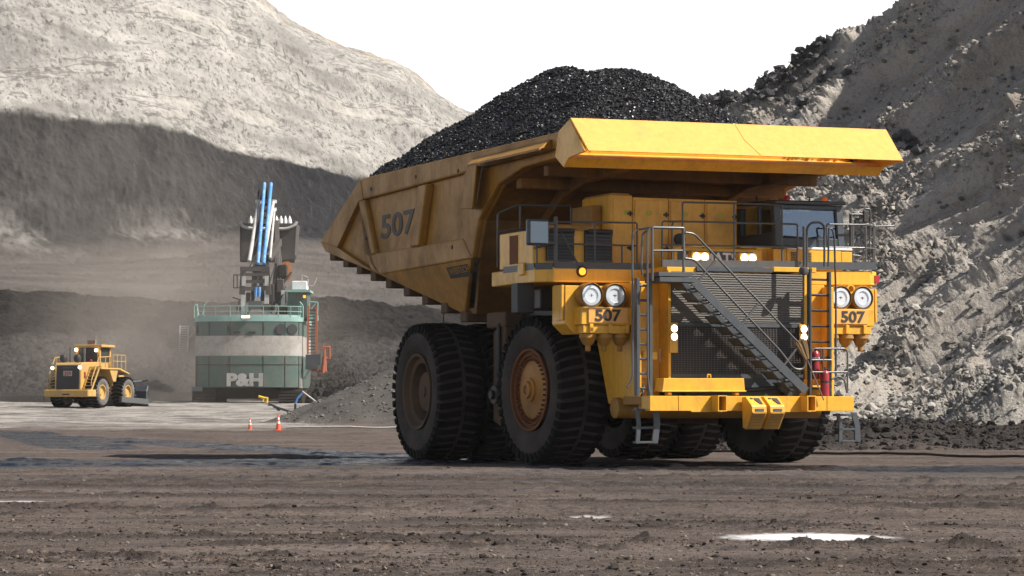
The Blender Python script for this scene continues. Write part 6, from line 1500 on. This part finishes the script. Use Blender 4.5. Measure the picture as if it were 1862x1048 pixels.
    for sx in (-1, 1):
        m = MB(); m.beam((sx * 2.55, .5, .75), (sx * 2.75, 5.3, .55), .3, .5); m.beam((sx * 1.0, 3.4, 2.2), (sx * 1.6, 5.25, 1.1), .22, .22); m.build('push_arm', 'bright_rail', T, .03)
    m = MB(); m.tube([(1.4, 3.6, 2.3), (2.2, 5.2, 2.4), (2.9, 5.3, 2.5)], .1, 6); m.build('tilt_cylinder', 'bright_rail', T, 0, 50)
    m = MB(); m.tube([(-2.3, -4.4, 1.0), (-2.3, -4.45, .55)], .04, 6); m.tube([(1.5, -3.8, 1.0), (1.5, -4.1, .5)], .04, 6); m.build('step_hanger', 'dark', T)
build_dozer()

def build_small():
    M['cone_orange'] = paint('cone_orange', (0.72, 0.115, 0.045), (0.35, 0.16, 0.1), amt=0.2, rough=0.5, streak=False)
    def cone(px, py, d, h, lab):
        p = W(px, py, d); t = thing('traffic_cone', lab, 'traffic cone', (p[0], p[1], gz(p[0], p[1])), 0.3, 'traffic cones at the edge of the road')
        s = h / .9
        m = MB(); m.box((-.21 * s, -.21 * s, 0), (.21 * s, .21 * s, .04 * s)); m.build('base', 'cone_orange', t, .01)
        R_ = lambda z: (.155 - .125 * z / .9) * s
        m = MB(); m.lathe([(R_(0.03), .03 * s), (R_(.9), .9 * s), (R_(.9) * .6, .9 * s)], (0, 0, 0), (0, 0, 1), 20); c = m.build('cone', 'cone_orange', t, 0, 40)
        for z0, z1 in ((.38, .52), (.60, .74)):
            m = MB(); m.lathe([(R_(z0) + .004, z0 * s), (R_(z1) + .004, z1 * s)], (0, 0, 0), (0, 0, 1), 20, False); m.build('white_band', 'white', c, 0, 40)
    cone(506, 785, 138, .86, 'taller orange cone with two white bands, nearer the truck')
    cone(454.5, 784, 141, .66, 'shorter orange cone with two white bands, left of the taller')
    # cable hoops and trailing cable by the shovel
    d = 205; p = W(556, 762, d); t = thing('cable_hoop', 'thin dark steel cable hoop with a blue corner standing beside the shovel', 'cable hoop', tuple(p))
    Q = lambda px, py, dd=d: Vector(W(px, py, dd) - np.array(p))
    m = MB(); m.tube([Q(537, 758), Q(537, 735)], .10, 6); m.tube([Q(575, 762), Q(577, 733)], .10, 6); m.build('posts', 'dark', t)
    m = MB(); m.tube([Q(537, 735), Q(541, 724), Q(550, 715)], .09, 6); m.build('blue_corner', 'blue', t, 0, 60)
    m = MB(); m.tube([Q(550, 712), Q(566, 724), Q(577, 733)], .06, 6); m.build('top_wire', 'bone', t, 0, 60)
    p2 = W(552, 764, d - 1); t = thing('plank_box', 'dark earth filled plank box below the cable hoop', 'box', tuple(p2)); m = MB()
    q = lambda px, py: Vector(W(px, py, d - 1) - np.array(p2))
    m.prism([q(538, 752), q(556, 751), q(566, 765), q(560, 766), q(540, 757)], (0, 1.5, 0)); m.build('box', 'crawler', t, .05)
    m = MB(); m.beam(q(556, 749), q(565, 765), .12, .2); m.build('plank', 'bone', t)
    p3 = W(484, 737, 245); t = thing('cable_stand', 'bright yellow cable stand in front of the shovel tracks', 'cable stand', tuple(p3))
    q = lambda px, py: Vector(W(px, py, 245) - np.array(p3))
    m = MB(); m.tube([q(470, 721), q(480, 724), q(486, 724), q(485, 732), q(487, 736)], .12, 6); m.tube([q(478, 731), q(480, 724)], .1, 6); m.build('frame', 'amber_stand', t, 0, 60)
    pts = []
    for px, py, dd in ((487, 735, 243), (494, 742, 225), (508, 750, 205), (530, 757, 190)):
        a = W(px, py, dd); pts.append(Vector((a[0], a[1], gz(a[0], a[1]) + .10)))
    m = MB(); m.tube(pts, .10, 6); o = m.build('power_cable', 'dark', None, 0, 60); tag(o, 'black power cable trailing over the pale gravel from the shovel', 'cable')
    pts = []
    for px in np.linspace(1180, 2000, 60):
        dd = np.interp(px, [1240, 1862], [86, 74]) + .25 * math.sin(px * .02); a = W(px, 800, dd); pts.append(Vector((a[0], a[1], gz(a[0], a[1]) + .06)))
    m = MB(); m.tube(pts, .04, 8); o = m.build('water_pipe', 'crawler', None, 0, 60); tag(o, 'long thin dark pipe lying across the mud behind the truck', 'pipe')
    pts = []
    for px in np.linspace(520, 760, 30):
        dd = 142 - (px - 560) * .004; a = W(px, 780, dd); pts.append(Vector((a[0], a[1], gz(a[0], a[1]) + .08)))
    m = MB(); m.tube(pts, .05, 6); o = m.build('water_pipe', 'bone', None, 0, 60); tag(o, 'pale hose lying at the foot of the gravel pile left of the tyres', 'hose')
    # a shrub on the skyline
    p = W(1318, 204, 214); t = thing('shrub', 'small green shrub on the skyline above the coal heap', 'shrub', tuple(p))
    k = N('shrub_leaves'); k.color(k.mix(k.noise(3), (.035, .05, .025), (.10, .12, .06))); k.rough(.8)
    rg = np.random.RandomState(4); n = 260; v = rg.normal(size=(n, 3)) * (.42, .42, .26) + (0, 0, .45)
    vv, ff = chunks(v, rg.uniform(.08, .2, n), 5, .35); o = np_mesh('crown', vv, ff, k.m, smooth=False); o.parent = t
    m = MB(); m.tube([(0, 0, -.4), (.05, 0, .3)], .05, 6); m.tube([(0, 0, -.2), (-.2, .1, .4)], .03, 6); m.build('trunk', 'stone', t)
M['amber_stand'] = paint('yellow_stand', (0.7, 0.45, 0.03), amt=0.2)
build_small()

# ================================================================== AIR: thin haze over the pit and dust hanging round the shovel
def build_air():
    m = MB(); m.box((-420, -25, -2.2), (460, 760, 190)); k = bpy.data.materials.new('haze'); k.use_nodes = True; t = k.node_tree; t.nodes.clear()
    o = t.nodes.new('ShaderNodeOutputMaterial'); v = t.nodes.new('ShaderNodeVolumePrincipled'); v.inputs['Color'].default_value = (.95, .93, .90, 1); v.inputs['Density'].default_value = HAZE
    v.inputs['Anisotropy'].default_value = .2
    t.links.new(v.outputs[0], o.inputs['Volume'])
    h = m.build('haze', k); tag(h, kind='stuff'); h.display_type = 'WIRE'
    k = bpy.data.materials.new('dust_cloud'); k.use_nodes = True; t = k.node_tree; t.nodes.clear()
    o = t.nodes.new('ShaderNodeOutputMaterial'); v = t.nodes.new('ShaderNodeVolumePrincipled'); v.inputs['Color'].default_value = (.80, .70, .60, 1)
    tc = t.nodes.new('ShaderNodeTexCoord'); ln = t.nodes.new('ShaderNodeVectorMath'); ln.operation = 'LENGTH'; t.links.new(tc.outputs['Object'], ln.inputs[0])
    mr = t.nodes.new('ShaderNodeMapRange'); mr.interpolation_type = 'SMOOTHSTEP'; mr.inputs['From Min'].default_value = 1.0; mr.inputs['From Max'].default_value = .15; mr.inputs['To Min'].default_value = 0; mr.inputs['To Max'].default_value = 1.0
    t.links.new(ln.outputs['Value'], mr.inputs['Value']); dn = t.nodes.new('ShaderNodeMath'); dn.operation = 'MULTIPLY'; ob = t.nodes.new('ShaderNodeObjectInfo'); t.links.new(mr.outputs[0], dn.inputs[0]); t.links.new(ob.outputs['Alpha'], dn.inputs[1]); t.links.new(dn.outputs[0], v.inputs['Density']); t.links.new(v.outputs[0], o.inputs['Volume'])
    for c, s in (((-33, 272, 8), (23, 36, 15)), ((-46, 330, 18), (42, 46, 30))):
        m = MB(); n = 24
        m.lathe([(max(.001, math.sin(math.pi * i / 12)), -math.cos(math.pi * i / 12)) for i in range(13)], (0, 0, 0), (0, 0, 1), n, False)
        d = m.build('dust_cloud', k); d.location = c; d.scale = s; d.color = (1, 1, 1, DUST if s[2] < 20 else DUST * .10)
        tag(d, 'brown dust drifting round the shovel and dozer' if s[2] < 20 else 'thin brown dust hanging before the coal seam', 'dust', None, 'stuff')
HAZE, DUST = 0.00009, 0.0135
build_air()
scn.cycles.volume_bounces = 0
scn.cycles.volume_max_steps = 64
